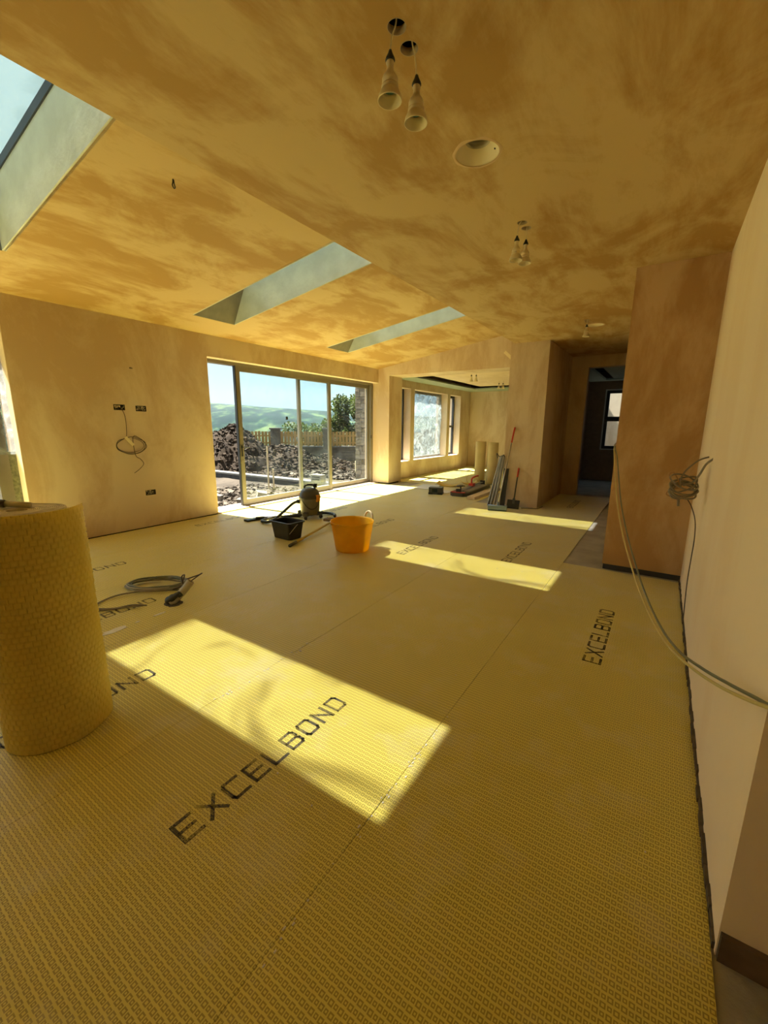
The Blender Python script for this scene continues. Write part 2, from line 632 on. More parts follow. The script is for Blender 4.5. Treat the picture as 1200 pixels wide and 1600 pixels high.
# right wall: a thick block whose near end turns away to the right
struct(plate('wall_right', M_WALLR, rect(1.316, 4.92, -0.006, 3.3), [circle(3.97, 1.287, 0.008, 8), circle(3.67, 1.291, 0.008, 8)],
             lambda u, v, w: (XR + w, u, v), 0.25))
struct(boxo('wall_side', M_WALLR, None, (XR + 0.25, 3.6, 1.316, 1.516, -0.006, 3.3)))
# darker foot strip of the right wall's end, stripped bottom edge of the return wall
struct(boxo('foot_strip_side', mat('brown_wall_foot', (0.16, 0.105, 0.06), 0.9, var=0.4, scale=12), None, (XR + 0.004, 3.55, 1.300, 1.317, -0.005, 0.085)))
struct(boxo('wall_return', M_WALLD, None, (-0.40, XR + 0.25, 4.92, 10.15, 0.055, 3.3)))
struct(boxo('baseboard_return', mat('dark_damp_course', (0.05, 0.05, 0.055), 0.6, var=0.3), None,
            (-0.392, XR + 0.2, 4.932, 10.14, -0.005, 0.056)))
bm = bmesh.new()
random.seed(3)
y = 1.33
while y < 4.9:                                            # crumbled foot of the right wall
    d = random.uniform(0.03, 0.09)
    h = random.uniform(0.01, 0.03)
    box(bm, XR - random.uniform(0.004, 0.014), XR + 0.001, y, min(y + d, 4.91), -0.005, h)
    y += d
struct(link('baseboard_right', bm, mat('damp_plaster_foot', (0.13, 0.10, 0.07), 0.9, var=0.4, scale=20)))

struct(boxo('shadow_gap_left', M_HOLE, None, (XL - 0.002, XL + 0.0015, 1.77, 4.262, -0.005, 0.012)))  # shade in the gap at the wall foot, painted as a dark strip
# far block the brooms lean on, hall wall with the doorway, hall far rooms
struct(boxo('wall_block', M_WALL, None, (-2.52, -1.84, 8.02, 10.15, -0.006, 3.75)))
struct(plate('wall_hall', M_WALL, rect(-1.86, -0.38, -0.006, 3.3), [rect(-1.505, -0.39, -0.0055, 2.74)],
             lambda u, v, w: (u, 10.15 + w, v), 0.18))
# gable wall with the wide opening and the left nib
struct(plate('wall_gable', M_WALL, [(-6.62, -0.006), (-5.87, -0.006), (-5.87, 2.715), (-2.52, 2.715), (-2.52, 3.75), (-6.62, 3.75)], [],
             lambda u, v, w: (u, YG + w, v), 0.62))
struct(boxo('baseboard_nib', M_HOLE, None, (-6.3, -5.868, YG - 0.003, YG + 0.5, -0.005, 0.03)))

# ceilings
LAMP_HOLES = [(-1.025, 1.62), (-1.032, 1.725), (-1.061, 3.441), (-1.059, 3.545), (-1.10, 6.83), (-1.11, 6.94)]
CANS = [(-1.045, 2.50), (-1.045, 7.22)]
hol = [circle(x, y, 0.037, 20) for x, y in LAMP_HOLES] + [circle(x, y, 0.118, 36) for x, y in CANS]
struct(plate('ceiling', M_CEIL, rect(XF, 3.6, -3.7, 10.2), hol, lambda u, v, w: (u, v, ZC + w), 0.03))
struct(boxo('ceiling_deck', M_HOLE, None, (XF + 0.02, 3.6, -3.7, 10.2, ZC + 0.20, ZC + 0.30)))
struct(boxo('wall_step', M_CEIL, None, (XF, XF + 0.05, -3.7, YG + 0.4, ZC + 0.03, 3.8)))
SKY = [(0.925, 1.585, -5.22), (3.715, 4.38, -5.61), (6.535, 7.18, -5.64)]
XU = -2.92
struct(plate('ceiling_slope', M_CEIL, rect(XL - 0.4, XF, -3.7, YG + 0.4), [rect(x - 0.012, XU + 0.012, a - 0.012, b + 0.012) for a, b, x in SKY],
             lambda u, v, w: (u, v, slope(u) + w), 0.16))
# closing walls behind the camera
struct(boxo('wall_back', M_WALL, None, (-6.6, 1.9, -3.9, -3.7, -0.006, 3.75)))
struct(boxo('wall_far_side', M_WALL, None, (1.7, 1.9, -3.9, 1.516, -0.006, 3.3)))
# far room
struct(boxo('wall_end', M_WALL, None, (-6.62, -0.9, 15.25, 15.5, -0.006, 3.2)))
struct(boxo('wall_end_side', M_WALL, None, (-2.52, -2.34, 9.6, 15.5, -0.006, 3.3)))
M_CEILF = plaster('far_ceiling_plaster', (0.74, 0.60, 0.44), (0.62, 0.47, 0.32), 0.6, (1, 1, 1), 9.0)
FLH = [(-4.16, 10.22), (-4.06, 10.28), (-4.22, 12.5), (-4.12, 12.56)]
struct(plate('ceiling_raft', M_CEILF, rect(-5.28, -2.5, 9.6, 13.75), [circle(x, y, 0.037, 14) for x, y in FLH] + [circle(-3.21, 9.91, 0.035, 14)],
             lambda u, v, w: (u, v, 2.79 + w), 0.03))
struct(plate('ceiling_bulkhead', M_GREENB, [(-6.2, 9.7), (-5.62, 9.7), (-5.62, 14.2), (-2.5, 14.2), (-2.5, 15.3), (-6.2, 15.3)], [],
             lambda u, v, w: (u, v, 2.74 + w), 0.04))
struct(boxo('ceiling_recess', M_HOLE, None, (-6.6, -2.34, 9.5, 15.5, 3.02, 3.12)))
# dark room through the hall doorway
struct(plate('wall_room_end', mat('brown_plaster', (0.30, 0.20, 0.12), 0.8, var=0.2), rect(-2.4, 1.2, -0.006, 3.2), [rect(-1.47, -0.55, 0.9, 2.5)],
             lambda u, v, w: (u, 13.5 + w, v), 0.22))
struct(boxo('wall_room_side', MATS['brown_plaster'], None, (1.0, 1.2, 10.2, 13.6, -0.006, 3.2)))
struct(boxo('wall_room_pier', MATS['brown_plaster'], None, (-2.36, -1.93, 12.6, 13.55, -0.006, 2.75)))
struct(plate('ceiling_room', M_GREENB, rect(-2.4, 1.2, 10.2, 13.6), [rect(-1.5, 0.9, 10.5, 13.2)], lambda u, v, w: (u, v, 2.75 + w), 0.05))
struct(boxo('ceiling_room_raft', M_GREENB, None, (-1.3, 0.8, 10.6, 13.05, 2.78, 2.83)))
struct(boxo('ceiling_room_deck', M_HOLE, None, (-2.4, 1.2, 10.2, 13.6, 3.0, 3.1)))

# ------------------------------------------------------------------ skylights (window_1 .. window_3)
DEP = 0.53
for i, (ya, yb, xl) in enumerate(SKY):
    w_ = struct(bpy.data.objects.new('window_%d' % (i + 1), None))
    COL.objects.link(w_)
    w_.location = (-4.2, (ya + yb) / 2, slope(-4.2))
    inv = Matrix.Translation(-w_.location)
    xt = -5.28
    t = 0.03

    def quad_slab(name, pts, nrm, m=M_SHAFT):
        bm = bmesh.new()
        a = [bm.verts.new(inv @ Vector(p)) for p in pts]
        b = [bm.verts.new(inv @ (Vector(p) + Vector(nrm) * t)) for p in pts]
        bm.faces.new(a)
        bm.faces.new(list(reversed(b)))
        for k in range(4):
            bm.faces.new((a[k], b[k], b[(k + 1) % 4], a[(k + 1) % 4]))
        bmesh.ops.recalc_face_normals(bm, faces=bm.faces[:])
        return link(name, bm, m, w_)
    zl, zu = slope(xl), slope(XU)
    ztl, ztu = slope(xt) + DEP, slope(XU) + DEP
    quad_slab('shaft_board', [(xl, yb, zl), (XU, yb, zu), (XU, yb, ztu), (xt, yb, ztl)], (0, 1, 0))
    quad_slab('shaft_board', [(xl, ya, zl), (XU, ya, zu), (XU, ya, ztu), (xt, ya, ztl)], (0, -1, 0))
    quad_slab('shaft_board', [(xl, ya, zl), (xl, yb, zl), (xt, yb, ztl), (xt, ya, ztl)], (-1, 0, 0), mat('shaded_end_board', (0.26, 0.235, 0.185), 0.85, var=0.15))  # lower end board: its shade painted in as a darker colour
    quad_slab('shaft_board', [(XU, ya, zu), (XU, yb, zu), (XU, yb, ztu), (XU, ya, ztu)], (1, 0, 0))
    # frame round the glass
    bm = bmesh.new()
    lip, fh = 0.012, 0.07
    sh = Matrix.Translation(-w_.location) @ Matrix(((1, 0, 0, 0), (0, 1, 0, 0), (SL, 0, 1, Z0 - SL * XL + DEP), (0, 0, 0, 1)))
    box(bm, xt - 0.05, XU + 0.05, yb - lip, yb + 0.05, 0, fh, sh)
    box(bm, xt - 0.05, XU + 0.05, ya - 0.05, ya + lip, 0, fh, sh)
    box(bm, xt - 0.05, xt + lip, ya + lip, yb - lip, 0, fh, sh)
    box(bm, XU - lip, XU + 0.05, ya + lip, yb - lip, 0, fh, sh)
    link('window_frame', bm, mat('anthracite_skylight_frame', (0.018, 0.024, 0.04), 0.5), w_)
    bm = bmesh.new()
    box(bm, xt, XU, ya, yb, fh, fh + 0.008, sh)
    link('window_pane', bm, M_SKYG, w_)

# ------------------------------------------------------------------ sliding door (door_1) in the left wall
d1 = struct(bpy.data.objects.new('door_1', None))
COL.objects.link(d1)
d1.location = (-6.40, 4.30, 0.0)


def dbox(name, m, x0, x1, y0, y1, z0, z1, parent=d1, b=0.003, org=(-6.40, 4.30, 0)):
    return boxo(name, m, parent, (x0 - org[0], x1 - org[0], y0 - org[1], y1 - org[1], z0 - org[2], z1 - org[2]), b, seg=1)


dbox('head_track', M_FRAME, -6.50, -6.36, 4.28, 9.10, 2.50, 2.555)
dbox('threshold_track', M_FRAME, -6.50, -6.36, 4.28, 9.10, 0.005, 0.030)
dbox('jamb', M_FRAME, -6.50, -6.36, 9.02, 9.11, 0.03, 2.50)
dbox('jamb', M_FRAME, -6.50, -6.36, 4.275, 4.305, 0.03, 2.50)


def slider(x0, x1, y0, y1, z0, z1, st, rt, rb):
    bm = bmesh.new()
    p = dbox('sliding_panel', M_FRAME, x0, x1, y0, y0 + st, z0, z1)          # leading stile carries the rest
    dbox('stile', M_FRAME, x0 - 0.0, x1, y1 - st, y1, z0, z1, p)
    dbox('rail', M_FRAME, x0 + 0.002, x1 - 0.002, y0 + st, y1 - st, z1 - rt, z1, p)
    dbox('rail', M_FRAME, x0 + 0.002, x1 - 0.002, y0 + st, y1 - st, z0, z0 + rb, p)
    xm = (x0 + x1) / 2
    dbox('glass_pane', M_GLASS, xm - 0.004, xm + 0.004, y0 + st - 0.005, y1 - st + 0.005, z0 + rb - 0.005, z1 - rt + 0.005, p, 0)
    return p


pa = slider(-6.415, -6.365, 4.93, 7.46, 0.030, 2.50, 0.085, 0.085, 0.10)
pb = slider(-6.485, -6.435, 6.50, 9.03, 0.030, 2.50, 0.075, 0.085, 0.10)
o_ = (-6.40, 4.30, 0)
dbox('gasket', M_BLACK, -6.418, -6.362, 4.912, 4.931, 0.031, 2.50, pa, 0)
hb = boxo('lock_plate', M_BLACK, pa, (0.036, 0.044, 0.655, 0.685, 0.93, 1.13), 0.004)
bm = bmesh.new()
tube(bm, catmull([(0.044, 0.67, 1.09), (0.075, 0.67, 1.09), (0.088, 0.69, 1.09), (0.09, 0.80, 1.085)], 5), 0.009, 8)
link('handle', bm, M_BLACK, hb, True)
bm = bmesh.new()
lathe(bm, [(0.0001, 0.008), (0.010, 0.008), (0.011, 0.0)], 14, Matrix.Translation((0.040, 0.67, 0.845)) @ Matrix.Rotation(PI / 2, 4, 'Y'))
link('lock_cylinder', bm, M_STEEL, pa)
boxo('sticker', M_BLACK, pa, (0.0145, 0.0155, 1.79, 1.845, 1.60, 1.66))
boxo('wall_switch', M_BLACK, d1, (0.045, 0.062, 4.70, 4.716, 1.17, 1.25), 0.003)

# second glazed door at the left edge (door_2), partly wrapped in film
d2 = struct(bpy.data.objects.new('door_2', None))
COL.objects.link(d2)
d2.location = (-6.40, 1.60, 0.0)
o2 = (-6.40, 1.60, 0)
K = dict(parent=d2, org=o2)
dbox('jamb', M_FRAME, -6.46, -6.36, 1.56, 1.68, 0.03, 2.46, **K)
dbox('packing_strip', mat('grey_green_packer', (0.20, 0.20, 0.13), 0.9, var=0.5, scale=30), -6.40, -6.365, 1.68, 1.755, 0.03, 1.17, **K)
dbox('head_track', M_FRAME, -6.46, -6.36, -3.28, 1.68, 2.46, 2.555, **K)
dbox('threshold_track', M_FRAME, -6.46, -6.36, -3.28, 1.68, 0.005, 0.06, **K)
for ym in (-3.23, -0.8):
    dbox('stile', M_FRAME, -6.46, -6.37, ym - 0.06, ym + 0.06, 0.06, 2.46, **K)
dbox('glass_pane', M_GLASS, -6.414, -6.406, -3.17, -0.86, 0.06, 2.46, **K, b=0)
dbox('glass_pane', M_GLASS, -6.414, -6.406, -0.74, 1.56, 0.06, 2.46, **K, b=0)
# crumpled film hanging over the post
random.seed(11)
bm = bmesh.new()
ny, nz_ = 40, 46
g = []
for j in range(nz_ + 1):
    row = []
    zz = 1.14 + (2.40 - 1.14) * j / nz_
    for i in range(ny + 1):
        yy = 0.55 + (1.745 - 0.55) * i / ny
        p = Vector((0, yy * 3.2, zz * 2.6))
        d = noise.noise(p) * 0.05 + noise.noise(p * 2.7) * 0.025 + abs(noise.noise(p * 5.1)) * 0.02
        zd = zz + 0.05 * noise.noise(Vector((yy * 4, 3, 0))) * (1 - j / nz_)
        row.append(bm.verts.new((-6.315 + d * 0.8, yy, zd)))
    g.append(row)
for j in range(nz_):
    for i in range(ny):
        bm.faces.new((g[j][i], g[j][i + 1], g[j + 1][i + 1], g[j + 1][i]))
bmesh.ops.translate(bm, vec=(0, 0, 0), verts=bm.verts[:])
ps = link('plastic_film', bm, M_FILM, None, True)
tag(ps, 'crumpled clear plastic sheet hanging over the glazed door left of the roll', 'plastic sheet')

# windows of the far room
WN = [(10.10, 10.79), (11.0, 13.26), (13.46, 14.35)]
for i, (a, b) in enumerate(WN):
    w_ = struct(bpy.data.objects.new('window_%d' % (4 + i), None))
    COL.objects.link(w_)
    w_.location = (-6.46, (a + b) / 2, 0.49)
    org = tuple(w_.location)
    bm = bmesh.new()
    x0, x1 = -0.04, 0.03
    h0, h1 = -(b - a) / 2 + 0.008, (b - a) / 2 - 0.008
    z1 = 2.04
    for q in ((h0, h0 + 0.07, 0.005, z1), (h1 - 0.07, h1, 0.005, z1)):
        box(bm, x0, x1, q[0], q[1], q[2], q[3])
    box(bm, x0, x1, h0 + 0.07, h1 - 0.07, 0.005, 0.075)
    box(bm, x0, x1, h0 + 0.07, h1 - 0.07, z1 - 0.07, z1)
    if i != 1:
        box(bm, x0, x1, h0 + 0.07, h1 - 0.07, 0.96, 1.03)
    link('window_frame', bm, M_FRAME if i == 1 else M_DARKF, w_)
    boxo('window_pane', M_GLASS, w_, (-0.009, -0.001, h0 + 0.065, h1 - 0.065, 0.07, z1 - 0.065))
    if i == 1:                                                  # film taped inside the wide window
        bm = bmesh.new()
        g = []
        for j in range(41):
            row = []
            for k in range(41):
                yy = h0 + 0.05 + (h1 - h0 - 0.1) * k / 40
                zz = 0.06 + (z1 - 0.09) * j / 40
                d = noise.noise(Vector((yy * 4, zz * 4, 1))) * 0.03 + noise.noise(Vector((yy * 11, zz * 9, 4))) * 0.012
                row.append(bm.verts.new((0.062 + d, yy, zz)))
            g.append(row)
        for j in range(40):
            for k in range(40):
                bm.faces.new((g[j][k], g[j][k + 1], g[j + 1][k + 1], g[j + 1][k]))
        link('protective_film', bm, M_FILM, w_, True)
# window of the dark room
w_ = struct(bpy.data.objects.new('window_7', None))
COL.objects.link(w_)
w_.location = (-1.0, 13.55, 0.9)
bm = bmesh.new()
for q in ((-0.47, -0.39, 0, 1.6), (0.37, 0.45, 0, 1.6)):
    box(bm, q[0], q[1], -0.02, 0.05, q[2], q[3])
for z in (0.0, 0.76, 1.52):
    box(bm, -0.39, 0.37, -0.02, 0.05, z, z + (0.13 if 0.5 < z < 1 else 0.08))
link('window_frame', bm, M_DARKF, w_)
boxo('window_pane', M_GLASS, w_, (-0.39, 0.37, 0.01, 0.018, 0.05, 1.55))
bm = bmesh.new()
for q in ((-0.50, -0.47, -0.03, 1.63), (0.45, 0.48, -0.03, 1.63)):
    box(bm, q[0], q[1], -0.065, -0.05, q[2], q[3])
box(bm, -0.47, 0.45, -0.065, -0.05, 1.60, 1.63)
box(bm, -0.47, 0.45, -0.065, -0.05, -0.03, 0.0)
link('window_bead', bm, mat('white_corner_bead', (0.6, 0.58, 0.52), 0.6), w_)
tag(boxo('corner_bead', MATS['white_corner_bead'], None, (-1.935, -1.915, 12.58, 12.605, 0.0, 2.74)),
    'thin pale corner bead strip in the dark room beyond the hall', 'trim strip')

# ------------------------------------------------------------------ yellow membrane sheets with printed name
SEG = {  # letters drawn in a unit box, reading along +u, up +v
    'E': [[(0, 0), (0, 1)], [(0, 0), (1, 0)], [(0, .5), (.92, .5)], [(0, 1), (1, 1)]],
    'X': [[(0, 0), (1, 1)], [(0, 1), (1, 0)]],
    'C': [[(1, 0), (.12, 0), (0, .15), (0, .85), (.12, 1), (1, 1)]],
    'L': [[(0, 1), (0, 0), (1, 0)]],
    'B': [[(0, 0), (0, 1), (.88, 1), (1, .88), (1, .62), (.88, .5), (0, .5)], [(.88, .5), (1, .38), (1, .12), (.88, 0), (0, 0)]],
    'O': [[(.12, 0), (.88, 0), (1, .15), (1, .85), (.88, 1), (.12, 1), (0, .85), (0, .15), (.12, 0)]],
    'N': [[(0, 0), (0, 1), (1, 0), (1, 1)]],
    'D': [[(0, 0), (.85, 0), (1, .15), (1, .85), (.85, 1), (0, 1), (0, 0)]],
}


def lettering(word, x, y0, h, length, z):
    """flat printed name on the floor sheet: reads towards +Y, tops of the letters towards -X"""
    bm = bmesh.new()
    n = len(word)
    pit = length / n
    wdt = pit * 0.80
    th = 0.0078
    for k, ch in enumerate(word):
        for pl in SEG[ch]:
            for (u0, v0), (u1, v1) in zip(pl, pl[1:]):
                a = Vector((x - (v0 - .5) * (h - 2 * th), y0 + k * pit + th + u0 * (wdt - 2 * th), z))
                b = Vector((x - (v1 - .5) * (h - 2 * th), y0 + k * pit + th + u1 * (wdt - 2 * th), z))
                d = (b - a).normalized()
                s = Vector((-d.y, d.x, 0)) * th
                a2, b2 = a - d * th * .9, b + d * th * .9
                q = [bm.verts.new(p) for p in (a2 + s, a2 - s, b2 - s, b2 + s)]
                bm.faces.new(q)
    bmesh.ops.recalc_face_normals(bm, faces=bm.faces[:])
    for f in bm.faces:
        if f.normal.z < 0:
            f.normal_flip()
    return bm


INK = bpy.data.materials.new('worn_black_print')
nt, N, L, P = nodes(INK)
P.inputs['Base Color'].default_value = (0.075, 0.062, 0.045, 1)
P.inputs['Roughness'].default_value = 0.55
tc, ring_ = emboss_nodes(N, L)
nz = N.new('ShaderNodeTexNoise')
nz.inputs['Scale'].default_value = 9
nz.inputs['Detail'].default_value = 4
L.new(tc.outputs['Object'], nz.inputs['Vector'])
mm = N.new('ShaderNodeMath')
mm.operation = 'MULTIPLY_ADD'
mm.inputs[1].default_value = -0.22
L.new(ring_.s, mm.inputs[0])
L.new(nz.outputs['Fac'], mm.inputs[2])
rp = N.new('ShaderNodeValToRGB')
rp.color_ramp.elements[0].position = 0.22
rp.color_ramp.elements[1].position = 0.48
rp.color_ramp.elements[0].color = (0.12, 0.12, 0.12, 1)
rp.color_ramp.elements[1].color = (0.95, 0.95, 0.95, 1)
L.new(mm.outputs[0], rp.inputs[0])
trn = N.new('ShaderNodeBsdfTransparent')
mx = N.new('ShaderNodeMixShader')
L.new(rp.outputs[0], mx.inputs[0])
L.new(trn.outputs[0], mx.inputs[1])
L.new(P.outputs[0], mx.inputs[2])
L.new(mx.outputs[0], N['Material Output'].inputs['Surface'])

MATS_SP = [  # x0, x1, y0, y1, first text y, text x, label
    (-0.785, 0.292, -3.69, 4.87, 2.80, -0.222, 'yellow embossed floor sheet running along the right hand wall'),
    (-1.907, -0.7868, -3.69, 10.1, 0.645, -1.335, 'yellow embossed floor sheet reaching into the dark hallway'),
    (-3.022, -1.9088, -3.69, 7.95, 0.21, -2.47, 'yellow embossed floor sheet carrying the orange tub'),
    (-4.142, -3.0238, -3.69, 15.2, 0.80, -3.55, 'yellow embossed floor sheet under the grey cable coil'),
    (-5.262, -4.1438, -3.69, 15.2, 1.15, -4.80, 'yellow embossed floor sheet under the vacuum cleaner'),
    (-6.19, -5.2638, 9.76, 15.2, 9.3, -5.72, 'yellow embossed floor sheet under the far room windows'),
    (-6.19, -5.2638, -3.69, 9.10, 3.55, -5.72, 'yellow embossed floor sheet beside the sliding glass door'),
]
for x0, x1, y0, y1, ty, tx, lab in MATS_SP:
    bm = bmesh.new()
    random.seed(int(abs(x0) * 100))
    # edge slightly wavy, as laid by hand
    n = 60
    top, bot = [], []
    for k in range(n + 1):
        yy = y0 + (y1 - y0) * k / n
        e0 = x0 + random.uniform(-0.0005, 0.001)
        e1 = x1 - random.uniform(-0.0005, 0.001)
        if abs(x1 + 5.26) > 1 and False:
            pass
        top.append((bm.verts.new((e0, yy, 0)), bm.verts.new((e1, yy, 0))))
        bot.append((bm.verts.new((e0, yy, -0.005)), bm.verts.new((e1, yy, -0.005))))
    for k in range(n):
        bm.faces.new((top[k][0], top[k][1], top[k + 1][1], top[k + 1][0]))
        bm.faces.new((bot[k][0], bot[k + 1][0], bot[k + 1][1], bot[k][1]))
        bm.faces.new((top[k][0], top[k + 1][0], bot[k + 1][0], bot[k][0]))
        bm.faces.new((top[k][1], bot[k][1], bot[k + 1][1], top[k + 1][1]))
    for k in (0, n):
        bm.faces.new((top[k][0], bot[k][0], bot[k][1], top[k][1]))
    bmesh.ops.recalc_face_normals(bm, faces=bm.faces[:])
    o = tag(link('membrane_sheet', bm, M_MAT), lab, 'floor sheet')
    t_ = ty - 3.89
    while t_ < y1 - 1.0:
        if t_ > y0 + 0.1:
            lo = link('printed_name', lettering('EXCELBOND', tx, t_, 0.112, 0.975, 0.0006), INK, o)
            lo['label'] = 'worn black EXCELBOND print'
        t_ += 3.89

# ------------------------------------------------------------------ big roll of membrane in the foreground
RC = Vector((-2.385, 0.625, 0))
rl = thing('membrane_roll', 'large upright roll of yellow embossed membrane in the left foreground', 'roll', RC)
RH = 1.122


def roll_r(a):      # a = angle along the outer turn, degrees -200 .. 71
    if a < -60:
        return 0.186
    t = (a + 60) / 131.0
    return 0.186 + 0.012 * t + 0.045 * t ** 2.4


na, nh = 460, 300
angs = [math.radians(-200 + 271 * i / na) for i in range(na + 1)]
verts, faces = [], []
arc = 0.0
prev = None
for i, a in enumerate(angs):
    r = roll_r(math.degrees(a))
    p = (r * math.cos(a), r * math.sin(a))
    if prev:
        arc += math.hypot(p[0] - prev[0], p[1] - prev[1])
    prev = p
    for j in range(nh + 1):
        z = RH * j / nh
        cw, chh = 0.0290, 0.0265
        row = math.floor(z / chh)
        u = arc / cw + (0.5 if row % 2 else 0.0)
        cu = abs((u % 1) - 0.5) * 2
        cv = abs(((z / chh) % 1) - 0.5) * 2
        e = max(cu ** 4, cv ** 4)
        big = 0.5 + 0.5 * math.sin(math.floor(u) * 12.9 + row * 7.1)
        d = -0.0034 * min(1, max(0, (e - 0.30) / 0.5)) + 0.0012 * big * (1 - e)
        lean = 0.012 * (1 - z / RH) * max(0, math.sin(a))      # slack at the foot
        rr = r + d
        verts.append((rr * math.cos(a) + 0.006 * noise.noise(Vector((a * 2, z * 3, 0))), rr * math.sin(a) + lean, z + 0.001))
for i in range(na):
    for j in range(nh):
        b = i * (nh + 1) + j
        faces.append((b, b + nh + 1, b + nh + 2, b + 1))
# inner face of the loose end
me = bpy.data.meshes.new('outer_wrap')
me.from_pydata(verts, [], faces)
me.materials.append(M_ROLL)
for p in me.polygons:
    p.use_smooth = True
ow = bpy.data.objects.new('outer_wrap', me)
COL.objects.link(ow)
ow.parent = rl
sm = ow.modifiers.new('thickness', 'SOLIDIFY')
sm.thickness = 0.0035
sm.offset = -1
# wound turns inside
bm = bmesh.new()
turns, n = 21, 56
pr_ = None
for k in range(turns * n + 1):
    a = 2 * PI * k / n + math.radians(150)
    r = 0.034 + (0.180 - 0.034) * k / (turns * n)
    th = 0.0052
    zt = RH - 0.006 + 0.004 * noise.noise(Vector((r * 60, a * 0.3, 0)))
    q = [(r, 0.003), (r, zt), (r + th, zt), (r + th, 0.003)]
    vv = [bm.verts.new((rr * math.cos(a), rr * math.sin(a), z)) for rr, z in q]
    if pr_:
        for s in range(3):
            bm.faces.new((pr_[s], vv[s], vv[s + 1], pr_[s + 1]))
    pr_ = vv
bmesh.ops.recalc_face_normals(bm, faces=bm.faces[:])
link('wound_turns', bm, M_ROLLW, rl)
# short pole end resting across the roll
pe = thing('pole', 'pale pole with dark hollow end cap resting on top of the big roll', 'pole', (-2.50, 0.575, RH + 0.022))
bm = bmesh.new()
MX = Matrix.Rotation(math.radians(100), 4, 'Z') @ Matrix.Rotation(PI / 2, 4, 'Y')
pd = Vector((0.075, 0.085, -0.013))
lathe(bm, [(0.008, -0.0), (0.0165, 0.0), (0.0185, 0.004), (0.0185, 0.045), (0.016, 0.05)], 20, pd.to_track_quat('Z', 'Y').to_matrix().to_4x4(), True, True)
bmesh.ops.translate(bm, vec=(0, 0, 0), verts=bm.verts[:])
link('end_cap', bm, M_DGREY, pe, True)
bm = bmesh.new()
lathe(bm, [(0.0142, 0.05), (0.0142, 0.145)], 18, pd.to_track_quat('Z', 'Y').to_matrix().to_4x4(), True, True)
link('shaft', bm, mat('pale_pole', (0.55, 0.50, 0.33), 0.5), pe, True)
bm = bmesh.new()
lathe(bm, [(0.0001, -0.0006), (0.0085, -0.0006)], 16, pd.to_track_quat('Z', 'Y').to_matrix().to_4x4())
link('bore', bm, M_HOLE, pe)

# ------------------------------------------------------------------ orange tub
tb = thing('tub', 'dirty orange flexible tub on the floor, one loop handle coloured pale as sunlit', 'tub', (-3.05, 3.93, 0.001))
bm = bmesh.new()
prof = [(0.0001, 0.004), (0.19, 0.0), (0.203, 0.008), (0.207, 0.03), (0.225, 0.14), (0.245, 0.26), (0.258, 0.345), (0.266, 0.35), (0.268, 0.36),
        (0.264, 0.366), (0.256, 0.362), (0.250, 0.345), (0.236, 0.25), (0.214, 0.12), (0.198, 0.02), (0.0001, 0.012)]
lathe(bm, prof, 56)
for v in bm.verts:
    a = math.atan2(v.co.y, v.co.x)
    k = v.co.z / 0.36
    v.co.x *= 1 + 0.018 * k * math.cos(2 * a + 0.6)
    v.co.y *= 1 + 0.018 * k * math.cos(2 * a + 0.6)
link('body', bm, M_ORANGE, tb, True)
ha = math.radians(76)
for sgn, up in ((1, 1.0), (-1, -0.35)):
    bm = bmesh.new()
    c, s = math.cos(ha) * sgn, math.sin(ha) * sgn
    pts = []
    for k in range(13):
        t = PI * k / 12
        w = 0.072 * math.cos(t)
        h = 0.352 + up * 0.088 * math.sin(t)
        rr = 0.262 + (0.012 if up > 0 else -0.055) * math.sin(t)
        pts.append((c * rr - s * w, s * rr + c * w, h))
    tube(bm, catmull(pts, 2), 0.0145, 10)
    link('handle', bm, M_CREAMP if up > 0 else M_ORANGE, tb, True)  # upright handle: sunlight painted in as cream instead of tub orange
bm = bmesh.new()
c0 = math.cos(ha), math.sin(ha)
lip = []
for k in range(15):                                            # sunlight on the inner wall, painted as a pale patch
    a = ha + math.radians(-26 + 52 * k / 14)
    lip.append((bm.verts.new((0.2545 * math.cos(a), 0.2545 * math.sin(a), 0.356)),
                bm.verts.new((0.2385 * math.cos(a), 0.2385 * math.sin(a), 0.275))))
for a, b in zip(lip, lip[1:]):
    bm.faces.new((a[0], b[0], b[1], a[1]))
link('sunlit_patch', bm, M_CREAMP, tb, True)

# ------------------------------------------------------------------ black bucket
bk = thing('bucket', 'black rectangular builder bucket with thin wire handle', 'bucket', (-4.11, 3.87, 0.001), math.radians(-3))
bm = bmesh.new()


def rring(w, d, z, r=0.03, n=5):
    out = []
    for cx, cy, a0 in ((w - r, d - r, 0), (-w + r, d - r, 90), (-w + r, -d + r, 180), (w - r, -d + r, 270)):
        for k in range(n):
            a = math.radians(a0 + 90 * k / (n - 1))
            out.append(bm.verts.new((cx + r * math.cos(a), cy + r * math.sin(a), z)))
    return out


rings = [rring(0.155, 0.105, 0.0), rring(0.160, 0.110, 0.012), rring(0.188, 0.132, 0.215), rring(0.203, 0.146, 0.218), rring(0.205, 0.148, 0.238),
         rring(0.192, 0.136, 0.240), rring(0.184, 0.128, 0.225), rring(0.152, 0.102, 0.015)]
for a, b in zip(rings, rings[1:]):
    for k in range(20):
        bm.faces.new((a[k], a[(k + 1) % 20], b[(k + 1) % 20], b[k]))
bm.faces.new(list(reversed(rings[0])))
bm.faces.new(rings[-1])
link('body', bm, M_BLACK, bk)
bm = bmesh.new()
tube(bm, catmull([(0.207, 0, 0.21), (0.214, -0.03, 0.20), (0.232, -0.12, 0.15), (0.236, -0.17, 0.115)], 5), 0.003, 6)
link('wire_handle', bm, M_STEEL, bk, True)

